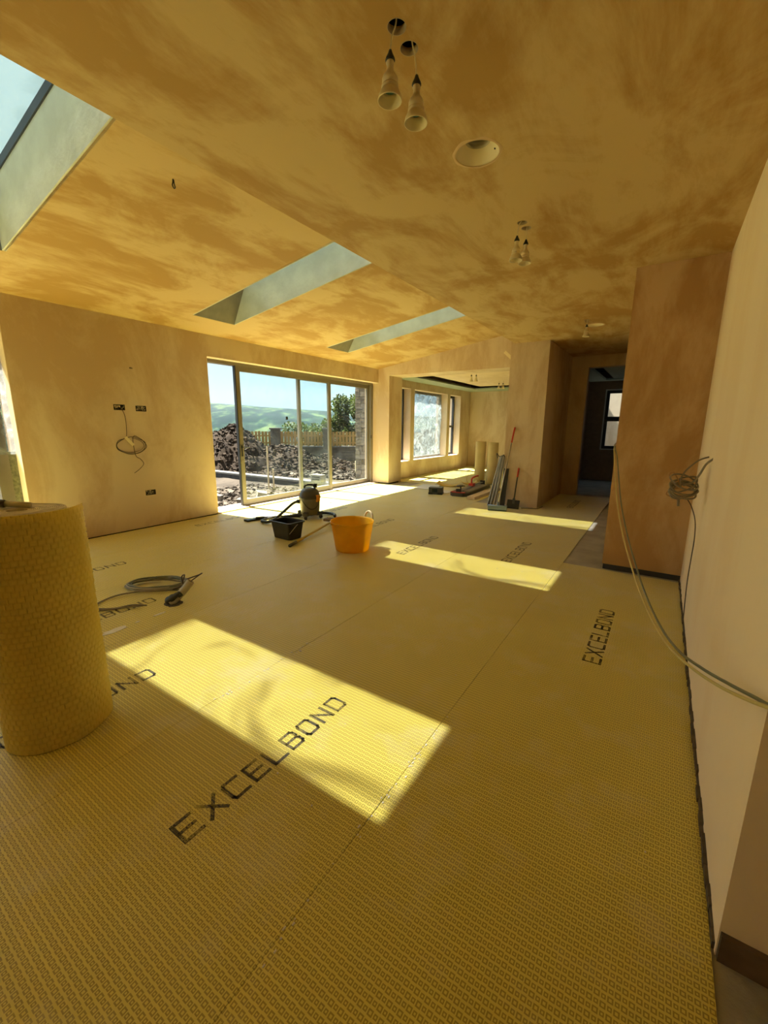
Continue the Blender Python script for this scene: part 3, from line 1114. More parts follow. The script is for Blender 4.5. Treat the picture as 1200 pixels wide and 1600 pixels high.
# ------------------------------------------------------------------ wet and dry vacuum
vc = thing('vacuum_cleaner', 'grey wet and dry vacuum cleaner with orange latches by the door', 'vacuum cleaner', (-4.72, 4.96, 0.001))
bm = bmesh.new()
lathe(bm, [(0.0001, 0.06), (0.135, 0.06), (0.148, 0.075), (0.158, 0.18), (0.166, 0.31), (0.170, 0.315), (0.170, 0.335)], 40)
link('drum', bm, M_GREY, vc, True)
bm = bmesh.new()
lathe(bm, [(0.171, 0.330), (0.176, 0.335), (0.176, 0.365), (0.168, 0.372), (0.158, 0.41), (0.138, 0.452), (0.106, 0.482), (0.06, 0.497), (0.0001, 0.502)], 40)
lid = link('motor_head', bm, M_DGREY, vc, True)
bm = bmesh.new()
q = Vector((0.86, 0.5, 0))
tube(bm, catmull([q * -0.085 + Vector((0, 0, .49)), q * -0.08 + Vector((0, 0, .525)), q * -0.03 + Vector((0, 0, .545)),
                  q * 0.04 + Vector((0, 0, .548)), q * 0.08 + Vector((0, 0, .535)), q * 0.09 + Vector((0, 0, .49))], 5), 0.015, 10)
link('carry_handle', bm, M_BLACK, lid, True)
bm = bmesh.new()
lathe(bm, [(0.0001, -0.03), (0.03, -0.03), (0.033, -0.02), (0.033, 0.02), (0.03, 0.03), (0.0001, 0.03)], 20,
      Matrix.Translation(q * 0.095 + Vector((0, 0, .535))) @ q.to_track_quat('Z', 'Y').to_matrix().to_4x4())
link('exhaust_cap', bm, M_BLACK, lid, True)
cam_dir = Vector((4.72, -4.96, 0)).normalized()
side = Vector((0.84, 0.55, 0))
for ang in (8, 196):
    a = math.atan2(side.y, side.x) + math.radians(ang - 40)
    mtx = Matrix.Rotation(a, 4, 'Z')
    boxo('latch', M_ORL, vc, (0.160, 0.190, -0.032, 0.032, 0.285, 0.395), 0.008, mtx)
for k in range(4):
    a = math.radians(20 + 90 * k)
    mtx = Matrix.Rotation(a, 4, 'Z')
    foot = boxo('castor_arm', M_DGREY, vc, (0.10, 0.205, -0.038, 0.038, 0.055, 0.115), 0.012, mtx)
    bm = bmesh.new()
    lathe(bm, [(0.0001, -0.018), (0.026, -0.018), (0.030, -0.012), (0.030, 0.012), (0.026, 0.018), (0.0001, 0.018)], 18,
          mtx @ Matrix.Translation((0.185, 0, 0.031)) @ Matrix.Rotation(PI / 2, 4, 'X'))
    link('castor_wheel', bm, M_BLACK, foot, True)
bm = bmesh.new()
a = math.atan2(cam_dir.y, cam_dir.x)
pts = [(0.178 * math.cos(a + t), 0.178 * math.sin(a + t), 0.31 - 0.14 * math.sin((t + 0.75) / 1.9 * PI)) for t in [(-0.75 + 1.9 * k / 12) for k in range(13)]]
tube(bm, pts, 0.006, 8)
link('power_cord', bm, M_BLACK, vc, True)
bm = bmesh.new()
lf = Vector((-0.80, -0.60, 0)).normalized()
inl = lf * 0.165
lathe(bm, [(0.0001, 0.05), (0.034, 0.05), (0.036, 0.0), (0.036, -0.03)], 18,
      Matrix.Translation(inl + Vector((0, 0, 0.27))) @ lf.to_track_quat('Z', 'Y').to_matrix().to_4x4())
link('inlet', bm, M_BLACK, vc, True)
bm = bmesh.new()
hp = catmull([inl * 1.25 + Vector((0, 0, .27)), inl * 1.7 + Vector((0, 0, .235)), Vector((-0.22, -0.36, .145)), Vector((-0.17, -0.62, .06)), Vector((-0.22, -0.72, .032)),
              Vector((-0.36, -0.70, .028)), Vector((-0.40, -0.5, .028)), Vector((-0.28, -0.2, .028)), Vector((-0.16, 0.05, .03)), Vector((0.0, 0.3, .03)), Vector((0.22, 0.33, .03)),
              Vector((0.36, 0.20, .032))], 14)
tube(bm, hp, 0.022, 10, radii=[0.0225 + (0.0016 if k % 2 else -0.0016) for k in range(len(hp))])
link('hose', bm, M_BLACK, vc, True)
bm = bmesh.new()
tube(bm, [Vector((-0.585, -0.63, .035)), Vector((-0.36, -0.42, .05)), Vector((-0.02, -0.22, .055))], 0.0175, 12)
wd = link('wand', bm, M_BLACK, vc, True)
nzm = Matrix.Translation((-0.60, -0.665, 0)) @ Matrix.Rotation(math.radians(-8), 4, 'Z')
bm = bmesh.new()
box(bm, -0.055, 0.055, -0.14, 0.14, 0.001, 0.03, nzm)
for v in bm.verts:
    pass
bev(bm, 0.01)
link('floor_nozzle', bm, M_BLACK, wd)
bm = bmesh.new()
tube(bm, [nzm @ Vector((0.03, 0.02, .022)), nzm @ Vector((0.06, 0.05, .04)), nzm @ Vector((0.13, 0.12, .042))], 0.021, 12)
link('nozzle_neck', bm, M_BLACK, wd, True)

# ------------------------------------------------------------------ yellow-handled broom lying behind the tub
A, B = Vector((-3.745, 3.545, 0.018)), Vector((-4.07, 4.80, 0.075))
fb = thing('floor_broom', 'broom with yellow pole and brown head lying between bucket and tub', 'broom', A)
d = B - A
Q = d.to_track_quat('Z', 'Y').to_matrix().to_4x4()
bm = bmesh.new()
lathe(bm, [(0.015, 0.15), (0.0172, 0.155), (0.0172, d.length), (0.0001, d.length)], 16, Q, True)
link('pole', bm, M_YPOLE, fb, True)
bm = bmesh.new()
lathe(bm, [(0.0001, -0.004), (0.014, -0.004), (0.0215, 0.01), (0.0205, 0.09), (0.0195, 0.165), (0.0001, 0.165)], 16, Q)
link('grip', bm, M_DGREY, fb, True)
hm = Matrix.Translation(d + Vector((0, 0, -0.005))) @ Matrix.Rotation(math.radians(14), 4, 'Z')
hd = boxo('head', mat('brown_wood', (0.24, 0.15, 0.06), 0.7, var=0.2), fb, (-0.17, 0.17, -0.035, 0.03, -0.02, 0.02), 0.006, hm)
bm = bmesh.new()
for i in range(24):
    for j in range(3):
        x = -0.16 + 0.32 * i / 23
        tube(bm, [hm @ Vector((x, 0.026, -0.012 + 0.012 * j)), hm @ Vector((x + random.uniform(-.008, .008), 0.09, -0.045 + 0.03 * j))], 0.005, 5)
link('bristles', bm, M_BRIST, hd)

# ------------------------------------------------------------------ things by the far block wall
cs = thing('radio', 'small black rugged site radio on the floor before the far room', 'radio', (-4.13, 8.40, 0.001), math.radians(15))
boxo('body', M_DGREY, cs, (-0.15, 0.15, -0.09, 0.09, 0.0, 0.155), 0.03, seg=3)
boxo('screen', mat('dark_screen', (0.01, 0.02, 0.02), 0.2), cs, (-0.075, 0.045, -0.0945, -0.088, 0.05, 0.125), 0.004)
for sx in (-1, 1):
    boxo('corner_guard', M_BLACK, cs, (0.105 * sx - 0.05, 0.105 * sx + 0.05, -0.1, 0.1, -0.0005, 0.045), 0.012)

tcx = thing('tile_cutter', 'red and grey manual tile cutter with rail on the floor', 'tile cutter', (-3.60, 8.36, 0.001), math.radians(2))
bm = bmesh.new()
out = [(-0.20, 0.10), (-0.12, 0.0), (0.12, 0.0), (0.20, 0.10), (0.17, 1.75), (-0.17, 1.75)]
lo = [bm.verts.new((x, y, 0.0)) for x, y in out]
hi = [bm.verts.new((x, y, 0.075)) for x, y in out]
bm.faces.new(list(reversed(lo)))
bm.faces.new(hi)
for k in range(6):
    bm.faces.new((lo[k], lo[(k + 1) % 6], hi[(k + 1) % 6], hi[k]))
bev(bm, 0.012)
base = link('base', bm, M_DGREY, tcx)
for sx in (-1, 1):
    boxo('side_pad', mat('grey_rubber_pad', (0.30, 0.28, 0.25), 0.8, var=0.2), base, (sx * 0.085 - 0.07, sx * 0.085 + 0.07, 0.3, 1.65, 0.075, 0.083), 0.002)
boxo('front_trim', M_RED, base, (-0.15, 0.15, 0.02, 0.10, 0.076, 0.092), 0.006)
boxo('edge_trim', M_RED, base, (-0.203, -0.19, 0.10, 0.45, 0.04, 0.08), 0.003)
bm = bmesh.new()
for sx in (-0.022, 0.022):
    tube(bm, [(sx, 0.06, 0.135), (sx, 1.68, 0.135)], 0.011, 10)
link('rail', bm, M_STEEL, tcx, True)
boxo('rail_post', M_BLACK, tcx, (-0.05, 0.05, 0.04, 0.10, 0.075, 0.16), 0.008)
boxo('rail_post', M_BLACK, tcx, (-0.05, 0.05, 1.64, 1.72, 0.075, 0.17), 0.008)
car = boxo('carriage', M_RED, tcx, (-0.05, 0.05, 0.82, 0.98, 0.115, 0.19), 0.012)
bm = bmesh.new()
tube(bm, catmull([(0, 0.88, 0.17), (0.0, 0.87, 0.24), (0.0, 0.90, 0.30), (0.03, 1.0, 0.335), (0.06, 1.14, 0.345)], 5), 0.02, 10)
link('lever', bm, M_RED, car, True)
boxo('guide_post', M_BLACK, tcx, (-0.012, 0.012, 0.18, 0.20, 0.09, 0.21), 0.003)
bm = bmesh.new()
lathe(bm, [(0.0001, 0.20), (0.10, 0.20), (0.11, 0.212), (0.04, 0.232), (0.0001, 0.235)], 6, Matrix.Translation((0, 0.19, 0)))
link('guide_plate', bm, M_DGREY, tcx)

tag(boxo('timber_plank', M_WOODW, None, (-3.30, -3.13, 8.17, 9.95, 0.001, 0.058), 0.003), 'pale planed timber length on the floor beside the tile cutter', 'plank')

for k, (px, py, rz, lab) in enumerate(((-4.16, 11.12, 0.2, 'cream upright membrane roll nearer the far room windows'),
                                       (-3.68, 10.75, 2.6, 'cream upright membrane roll nearer the leaning metal strips'))):
    r2 = thing('standing_roll', lab, 'roll', (px, py, 0.001), rz, 'cream rolls standing in the far room')
    bm = bmesh.new()
    prof = []
    m_ = 90
    for i in range(m_ + 1):
        a = 2 * PI * 1.08 * i / m_
        r = 0.128 + 0.012 * i / m_ + (0.012 * max(0, (i - 80) / 10))
        prof.append((r * math.cos(a), r * math.sin(a)))
    cols = [[bm.verts.new((x, y, z)) for z in (0, 0.3, 0.7, 1.09)] for x, y in prof]
    for a, b in zip(cols, cols[1:]):
        for s in range(3):
            bm.faces.new((a[s], b[s], b[s + 1], a[s + 1]))
    o = link('outer_wrap', bm, mat('cream_membrane_back', (0.66, 0.55, 0.30), 0.75, var=0.1, scale=4), r2, True)
    md = o.modifiers.new('thickness', 'SOLIDIFY')
    md.thickness = 0.005
    bm = bmesh.new()
    pr_ = None
    for i in range(14 * 30 + 1):
        a = 2 * PI * i / 30
        r = 0.03 + 0.09 * i / (14 * 30)
        vv = [bm.verts.new((rr * math.cos(a), rr * math.sin(a), z)) for rr, z in ((r, 0.002), (r, 1.082), (r + 0.0045, 1.082), (r + 0.0045, 0.002))]
        if pr_:
            for s in range(3):
                bm.faces.new((pr_[s], vv[s], vv[s + 1], pr_[s + 1]))
        pr_ = vv
    link('wound_turns', bm, M_ROLLW, r2)

# curled yellow offcuts beside the cutter
random.seed(5)
for (px, py, rz, R_, arc_, wd_, lab) in (
        (-4.46, 9.80, 0.3, 0.24, 2.5, 0.50, 'curled yellow membrane offcut beside the site radio'),
        (-4.18, 10.42, 0.5, 0.17, 3.0, 0.30, 'curled yellow membrane offcut behind the tile cutter'),
        (-3.98, 10.20, 0.35, 0.155, 4.6, 0.12, 'tightly curled yellow offcut behind the red lever')):
    bm = bmesh.new()
    rows = []
    for i in range(25):
        a = -PI / 2 - arc_ / 2 + arc_ * i / 24
        rows.append([bm.verts.new((R_ * math.cos(a) * (1.25 if arc_ < 3.5 else 1), s * wd_ / 2, R_ * (0.55 if arc_ < 3.5 else 1) * (math.sin(a) + 1) + 0.004)) for s in (-1, 1)])
    for a, b in zip(rows, rows[1:]):
        bm.faces.new((a[0], b[0], b[1], a[1]))
    o = link('membrane_offcut', bm, mat('yellow_offcut', (0.66, 0.46, 0.07), 0.5, var=0.1), None, True)
    o.location = (px, py, 0.001)
    o.rotation_euler = (0, 0, rz)
    md = o.modifiers.new('thickness', 'SOLIDIFY')
    md.thickness = 0.004
    md.offset = 1
    tag(o, lab, 'offcut')
for (px, py, sx, sy, rz, lab) in ((-4.78, 9.25, 0.24, 0.40, 0.2, 'flat pale tile sheet lying beyond the site radio'),
                                  (-4.12, 8.80, 0.20, 0.17, -0.2, 'small white tile sheet next to the tile cutter')):
    o = boxo('tile', mat('pale_grey_tile', (0.62, 0.60, 0.55), 0.4, var=0.06), None, (-sx, sx, -sy, sy, 0, 0.01), 0.002)
    o.location = (px, py, 0.0012)
    o.rotation_euler = (0, 0, rz)
    tag(o, lab, 'tile')

# bundle of metal lengths leaning on the block corner
lb = thing('metal_strips', 'bundle of grey metal lengths leaning on the block wall corner', 'metal strips', (-2.60, 7.72, 0.0))
for k in range(8):
    x0 = -0.105 + 0.023 * k
    a = Vector((x0 * 0.9, 0.012 * (k % 3), 0.003))
    b = Vector((x0 * 0.55 + 0.075, 0.245 + 0.006 * (k % 2), 0.92 + 0.02 * (k % 3)))
    dd = (b - a)
    q_ = dd.to_track_quat('Z', 'Y').to_matrix().to_4x4()
    boxo('strip', mat('zinc_strip_%d' % (k % 3), [(0.36, 0.33, 0.28), (0.26, 0.24, 0.20), (0.45, 0.42, 0.36)][k % 3], 0.5, 0.5, var=0.15), lb,
         (-0.0095, 0.0095, -0.006, 0.006, 0, dd.length), 0.002, Matrix.Translation(a) @ q_, 1)
bm = bmesh.new()
tube(bm, catmull([(-0.03, 0.25, 0.90), (-0.04, 0.22, 0.99), (0.0, 0.24, 0.935), (0.05, 0.24, 0.94), (0.085, 0.25, 0.965), (0.10, 0.24, 0.93)], 5), 0.009, 7)
link('tie', bm, M_DGREY, lb, True)
o = boxo('dark_board', M_BLACK, None, (-0.045, 0.045, -0.01, 0.01, 0.0, 0.72), 0.002)
o.location = (-2.452, 7.86, 0.001)
o.rotation_euler = (math.radians(-11), 0, 0)
tag(o, 'narrow black board leaning behind the metal strips', 'board')

# leaning broom
br_ = thing('broom', 'broom with red and silver handle and blue-grey head leaning on block wall', 'broom', (-2.37, 7.335, 0.0))
hd = boxo('head', M_BLUEG, br_, (-0.165, 0.165, -0.036, 0.036, 0.024, 0.10), 0.02, Matrix.Rotation(math.radians(12), 4, 'Z'), 3)
bm = bmesh.new()
rot = Matrix.Rotation(math.radians(12), 4, 'Z')
for i in range(30):
    for j in range(4):
        x, yy = -0.158 + 0.316 * i / 29, -0.022 + 0.0147 * j
        tube(bm, [rot @ Vector((x, yy, 0.035)), rot @ Vector((x * 1.02, yy * 1.1, 0.001))], 0.004, 5)
link('bristles', bm, mat('grey_bristles', (0.13, 0.17, 0.20), 0.8, var=0.3, scale=30), hd)
tp = Vector((0.02, 0.675, 1.485))
st = Vector((0.0, 0.0, 0.07))
mid = st + (tp - st) * 0.80
bm = bmesh.new()
tube(bm, [st, mid], 0.0125, 14)
link('handle', bm, M_STEEL, br_, True)
bm = bmesh.new()
tube(bm, [mid, mid + (tp - mid) * 0.97, tp], 0.0145, 14, radii=[0.0145, 0.0145, 0.009])
link('grip', bm, M_RED, br_, True)
bm = bmesh.new()
tube(bm, [st - (tp - st) * 0.01, st + (tp - st) * 0.06], 0.02, 12)
link('socket', bm, M_BLUEG, br_, True)

# floor scraper
fs = thing('floor_scraper', 'black floor scraper with red handle leaning on the block wall', 'scraper', (-2.20, 7.68, 0.0))
tilt = Matrix.Rotation(math.radians(-22), 4, 'X')
boxo('blade', M_BLACK, fs, (-0.115, 0.115, -0.004, 0.004, 0.001, 0.17), 0.003, tilt)
boxo('socket', M_DGREY, fs, (-0.022, 0.022, -0.008, 0.016, 0.10, 0.20), 0.006, tilt)
bm = bmesh.new()
a, b = tilt @ Vector((0, 0.006, 0.15)), tilt @ Vector((-0.02, 0.02, 0.80))
tube(bm, [a, a + (b - a) * 0.72], 0.0125, 12)
link('handle', bm, M_DGREY, fs, True)
bm = bmesh.new()
tube(bm, [a + (b - a) * 0.72, a + (b - a) * 0.97, b], 0.016, 12, radii=[0.016, 0.016, 0.009])
link('grip', bm, M_RED, fs, True)
bm = bmesh.new()
tube(bm, catmull([(-2.07, 7.80, 0.008), (-1.98, 7.86, 0.008), (-1.90, 7.88, 0.008), (-1.80, 7.95, 0.008), (-1.78, 8.2, 0.008)], 5), 0.006, 6)
tag(link('floor_cable', bm, M_DCABLE, None, True), 'thin dark cable on the floor at the foot of the block wall', 'cable')

# tape strip on the gable
o = boxo('tape_strip', M_TAPE, None, (-0.115, 0.115, -0.001, 0.001, -0.03, 0.03))
o.location = (-2.915, YG - 0.0015, 2.955)
o.rotation_euler = (0, math.radians(42), 0)
tag(o, 'short cream tape strip stuck slanting on the gable wall', 'tape')

# ------------------------------------------------------------------ pendant bulb holders and recessed fittings
def pendant(name, label, hole, axis, ztop, group, zc=ZC, parent_hole=True):
    t_ = thing(name, label, 'pendant lamp', (axis[0], axis[1], zc), 0, group)
    hx, hy = hole[0] - axis[0], hole[1] - axis[1]
    drop = zc - ztop
    bm = bmesh.new()
    tube(bm, catmull([(hx * 0.9, hy * 0.9, 0.12), (hx * 0.75 + 0.004, hy * 0.75, 0.02), (hx * 0.3, hy * 0.3, -0.02), (0, 0, -drop)], 5), 0.0032, 7)
    link('flex', bm, M_CREAMP, t_, True)
    z = -drop
    bm = bmesh.new()
    lathe(bm, [(0.0001, z + 0.004), (0.006, z + 0.003), (0.0085, z - 0.006), (0.017, z - 0.022), (0.0195, z - 0.03), (0.0165, z - 0.034), (0.0001, z - 0.034)], 24)
    link('cap', bm, M_BLACK, t_, True)
    z -= 0.034
    bm = bmesh.new()
    lathe(bm, [(0.015, z), (0.0165, z - 0.004), (0.0132, z - 0.012), (0.0132, z - 0.026), (0.019, z - 0.038), (0.028, z - 0.050), (0.031, z - 0.058), (0.031, z - 0.068), (0.0255, z - 0.072),
               (0.0255, z - 0.075), (0.033, z - 0.079), (0.034, z - 0.086), (0.029, z - 0.090), (0.037, z - 0.098), (0.044, z - 0.112), (0.0475, z - 0.126), (0.0475, z - 0.130), (0.0452, z - 0.130),
               (0.040, z - 0.108), (0.033, z - 0.092), (0.027, z - 0.087)], 36)
    body = link('holder', bm, M_CREAMP, t_, True)
    bm = bmesh.new()
    lathe(bm, [(0.0285, z - 0.0885), (0.024, z - 0.093), (0.0001, z - 0.094)], 24)
    link('bulb_face', bm, M_TEAL, body, True)
    return t_


pendant('pendant_lamp', 'cream bulb holder hanging nearest the camera, left of its pair', (-1.025, 1.62), (-1.055, 1.623), 2.912, 'temporary bulb holders')
pendant('pendant_lamp', 'cream bulb holder hanging nearest the camera, right of its pair', (-1.032, 1.725), (-1.001, 1.737), 2.877, 'temporary bulb holders')
pendant('pendant_lamp', 'cream bulb holder midway along the ceiling, left of its pair', (-1.061, 3.441), (-1.083, 3.413), 2.880, 'temporary bulb holders')
pendant('pendant_lamp', 'cream bulb holder midway along the ceiling, right of its pair', (-1.059, 3.545), (-1.05, 3.53), 2.887, 'temporary bulb holders')
pendant('pendant_lamp', 'cream bulb holder hanging before the dark hallway', (-1.10, 6.83), (-1.093, 6.831), 2.915, 'temporary bulb holders')
for k, (x, y) in enumerate(FLH):
    pendant('pendant_lamp', ['left bulb holder of the nearer pair in the far room', 'right bulb holder of the nearer pair in the far room',
                             'left bulb holder of the pair near the far end wall', 'right bulb holder of the pair near the far end wall'][k],
            (x, y), (x, y), 2.745, 'far room bulb holders', 2.79)
# metal rims lining the small holes
for x, y in LAMP_HOLES:
    bm = bmesh.new()
    lathe(bm, [(0.0372, ZC + 0.022), (0.0372, ZC - 0.0008), (0.0345, ZC - 0.0008), (0.0345, ZC + 0.022)], 28, Matrix.Translation((x, y, 0)))
    o = link('trim_ring', bm, mat('bare_plaster_edge', (0.42, 0.33, 0.22), 0.8), None, True)
    struct(o)
for k, (x, y) in enumerate(CANS):
    t_ = thing('recessed_light', ['round plastered-in recessed light fitting between the two near lamp pairs', 'round recessed light fitting before the dark hallway'][k],
               'ceiling light', (x, y, ZC))
    bm = bmesh.new()
    lathe(bm, [(0.1185, 0.001), (0.116, 0.001), (0.112, 0.006), (0.085, 0.045), (0.070, 0.06), (0.068, 0.062)], 44)
    link('reflector', bm, mat('cream_reflector', (0.78, 0.68, 0.48), 0.5), t_, True)
    bm = bmesh.new()
    pr = [(0.068, 0.060)]
    for s in range(4):
        pr += [(0.066, 0.064 + 0.02 * s), (0.061, 0.068 + 0.02 * s), (0.066, 0.080 + 0.02 * s)]
    pr += [(0.06, 0.15), (0.0001, 0.152)]
    lathe(bm, pr, 40)
    link('baffle', bm, mat('grey_baffle', (0.46, 0.42, 0.34), 0.5), t_, True)
    for a in (35, 235):
        bm = bmesh.new()
        lathe(bm, [(0.0001, -0.003), (0.004, -0.002), (0.0045, 0.003)], 10,
              Matrix.Translation((0.096 * math.cos(math.radians(a)), 0.096 * math.sin(math.radians(a)), 0.026)))
        link('screw', bm, M_HOLE, t_)
    bm = bmesh.new()
    ring = []
    random.seed(k + 20)
    n = 48
    for i in range(n):
        a = 2 * PI * i / n
        w = 0.135 + 0.012 * noise.noise(Vector((math.cos(a) * 2, math.sin(a) * 2, k)))
        ring.append([bm.verts.new((r * math.cos(a), r * math.sin(a), z)) for r, z in ((0.1175, -0.002), (0.122, -0.004), (w, -0.0005))])
    for i in range(n):
        a, b = ring[i], ring[(i + 1) % n]
        for s in range(2):
            bm.faces.new((a[s], b[s], b[s + 1], a[s + 1]))
    bmesh.ops.recalc_face_normals(bm, faces=bm.faces[:])
    link('skim_ring', bm, mat('fresh_skim', (0.66, 0.48, 0.28), 0.8, var=0.1), t_, True)
# loop of cable poking through the sloped ceiling
bm = bmesh.new()
zz = slope(-3.34)
tube(bm, catmull([(-3.34, 2.13, zz + 0.03), (-3.335, 2.122, zz - 0.02), (-3.333, 2.115, zz - 0.045), (-3.34, 2.13, zz - 0.058), (-3.347, 2.145, zz - 0.045), (-3.345, 2.138, zz - 0.02),
                  (-3.34, 2.13, zz + 0.03)], 5), 0.0045, 8)
tag(link('cable_loop', bm, M_BLACK, None, True), 'tiny dark cable loop poking through the sloped ceiling', 'cable')

# ------------------------------------------------------------------ socket boxes and cables on the left wall
SL_LAB = ['open double back box in the left wall with cables hanging out', 'open double back box right of the one with the hanging cables',
          'open double back box low on the left wall']
for k, (y, z) in enumerate(SOCK):
    t_ = thing('back_box', SL_LAB[k], 'socket box', (XL, y, z), 0, 'socket boxes in the left wall')
    bm = bmesh.new()
    w_, h_, dp = 0.072, 0.037, 0.045
    box(bm, -dp, -dp + 0.003, -w_, w_, -h_, h_)
    box(bm, -dp, -0.001, -w_, w_, h_ - 0.002, h_)
    box(bm, -dp, -0.001, -w_, w_, -h_, -h_ + 0.002)
    box(bm, -dp, -0.001, -w_, -w_ + 0.002, -h_, h_)
    box(bm, -dp, -0.001, w_ - 0.002, w_, -h_, h_)
    link('box_shell', bm, mat('galvanised_dirty', (0.06, 0.055, 0.045), 0.6, 0.3, var=0.5, scale=60), t_)
    random.seed(30 + k)
    bm = bmesh.new()
    for s in range(6 if k else 3):
        p0 = Vector((-0.04, random.uniform(-.06, .06), random.uniform(-.03, .03)))
        p1 = Vector((-0.012, random.uniform(-.06, .06), random.uniform(-.03, .03)))
        p2 = Vector((-0.006, random.uniform(-.06, .06), random.uniform(-.03, .03)))
        tube(bm, catmull([p0, p1, p2], 4), 0.0032, 6)
    link('wire_tails', bm, M_CABLE, t_, True)
    bm = bmesh.new()
    for s in range(9):
        y0, z0 = random.uniform(-.06, .05), random.uniform(-.033, .02)
        box(bm, -0.02, -0.008, y0, y0 + random.uniform(.006, .02), z0, z0 + random.uniform(.005, .014))
    link('plaster_crumbs', bm, M_REVEAL, t_)['kind'] = 'stuff'

wc = thing('wall_cable', 'coiled dark cables taped to the left wall below the socket box', 'cable', (XL, 2.92, 1.2))


def wcoil(bm, cy, cz, ry, rz, n, r, seed, tail=True):
    random.seed(seed)
    pts = [(-0.03, -0.01, 0.50), (0.006, 0.0, 0.47), (0.012, 0.018, 0.40), (0.012, 0.022, 0.28), (0.014, 0.012, 0.15)]
    for k in range(n * 12):
        a = PI * 0.62 + 2 * PI * k / 12
        jr = 1 + random.uniform(-0.05, 0.05)
        pts.append((0.010 + 0.008 * (k // 12) + random.uniform(0, .004), cy + ry * jr * math.cos(a), cz + rz * jr * math.sin(a)))
    if tail:
        pts += [(0.012, 0.10, -0.13), (0.012, 0.16, -0.19), (0.012, 0.20, -0.26), (0.012, 0.14, -0.33), (0.012, 0.06, -0.385)]
    return catmull(pts, 4)


bm = bmesh.new()
tube(bm, wcoil(bm, 0.06, 0.0, 0.195, 0.115, 2, 0.004, 1), 0.0042, 7)
link('cable', bm, M_DCABLE, wc, True)
bm = bmesh.new()
tube(bm, wcoil(bm, 0.05, 0.005, 0.175, 0.10, 1, 0.004, 2, False), 0.0042, 7)
link('cable', bm, mat('grey_brown_sheath', (0.16, 0.11, 0.09), 0.5), wc, True)
boxo('tape', M_TAPE, wc, (0.024, 0.026, -0.02, 0.02, -0.075, 0.075), 0, Matrix.Translation((0, 0.035, 0.06)) @ Matrix.Rotation(math.radians(40), 4, 'X'))
# scratched fixing hole
bm = bmesh.new()
for k in range(4):
    a = 0.5 * k - 0.8
    tube(bm, [(XL + 0.001, 3.09 - 0.02 * math.cos(a), 2.245 - 0.012 * math.sin(a)), (XL + 0.006, 3.09 + 0.022 * math.cos(a), 2.243 + 0.012 * math.sin(a))], 0.0022, 5)
tag(link('wire_stub', bm, M_DCABLE, None, True), 'frayed wire ends poking from a small hole high on the left wall', 'wire')

# ------------------------------------------------------------------ coil and conduit on the floor
fc = thing('cable_coil', 'coiled grey cables on the floor beside the conduit stub', 'cable', (-3.80, 1.92, 0.001))
random.seed(12)
for c in range(3):
    bm = bmesh.new()
    pts = []
    rx, ry = 0.28 - 0.02 * c, 0.15 - 0.008 * c
    loops = 3
    for k in range(loops * 12 + 3):
        a = 2 * PI * k / 12 + 0.4 * c
        j = 1 + random.uniform(-0.10, 0.10)
        p = Vector((rx * j * math.cos(a), ry * j * math.sin(a), 0.008 + 0.007 * (k // 12) + 0.011 * c + random.uniform(0, 0.01)))
        p = Matrix.Rotation(math.radians(38), 3, 'Z') @ p
        pts.append(p)
    tube(bm, catmull(pts, 4), 0.0065, 7)
    link('cable_loop', bm, [M_CABLE, mat('mid_grey_sheath', (0.36, 0.33, 0.26), 0.5), M_GCABLE][c], fc, True)
bm = bmesh.new()
tube(bm, catmull([(0.18, 0.15, 0.03), (0.26, 0.10, 0.06), (0.32, 0.06, 0.15), (0.40, 0.04, 0.19), (0.44, 0.0, 0.16)], 6), 0.0065, 7)
tube(bm, catmull([(0.22, 0.02, 0.02), (0.30, 0.10, 0.06), (0.44, 0.17, 0.17), (0.50, 0.12, 0.19), (0.46, 0.02, 0.17)], 6), 0.0055, 7)
link('cable_tail', bm, M_DCABLE, fc, True)
bm = bmesh.new()
tube(bm, catmull([(0.04, -0.13, 0.02), (-0.05, -0.30, 0.016), (-0.06, -0.42, 0.01), (0.02, -0.56, 0.01), (0.10, -0.58, 0.01), (0.18, -0.50, 0.01), (0.26, -0.40, 0.012), (0.36, -0.30, 0.02)], 7), 0.0075, 8)
tube(bm, catmull([(0.03, -0.55, 0.011), (0.12, -0.55, 0.02), (0.20, -0.46, 0.012), (0.29, -0.37, 0.03), (0.37, -0.29, 0.018)], 7), 0.0065, 8)
link('cable_end', bm, M_CABLE, fc, True)

cp = thing('conduit_stub', 'corrugated grey conduit stub poking up through the floor sheet', 'conduit', (-3.31, 1.83, 0.0))
bm = bmesh.new()
ax = [Vector((-0.03, -0.05, 0.004)), Vector((0.0, 0.0, 0.05)), Vector((0.03, 0.06, 0.12)), Vector((0.05, 0.10, 0.175))]
ax = catmull(ax, 14)
tube(bm, ax, 0.032, 18, radii=[0.032 + (0.0022 if k % 2 else -0.0022) for k in range(len(ax))])
for f in bm.faces[:]:
    if len(f.verts) > 4 and f.calc_center_median().z > 0.1:
        bmesh.ops.delete(bm, geom=[f], context='FACES')
link('conduit', bm, M_PIPE, cp, True)
bm = bmesh.new()
ax2 = [Vector((-0.055, -0.055, 0.012)), Vector((-0.03, -0.05, 0.045)), Vector((0.0, -0.01, 0.06)), Vector((0.02, 0.025, 0.085))]
tube(bm, catmull(ax2, 4), 0.029, 12, radii=None)
for v in bm.verts:
    v.co += Vector((noise.noise(v.co * 40), noise.noise(v.co * 40 + Vector((5, 0, 0))), noise.noise(v.co * 40 + Vector((0, 7, 0))))) * 0.012
    v.co.z = max(v.co.z, 0.001)
link('dark_tape', bm, mat('dark_wrapped_tape', (0.04, 0.045, 0.045), 0.6), cp, True)
bm = bmesh.new()
n = 26
ctr = bm.verts.new((-0.02, -0.03, 0.0012))
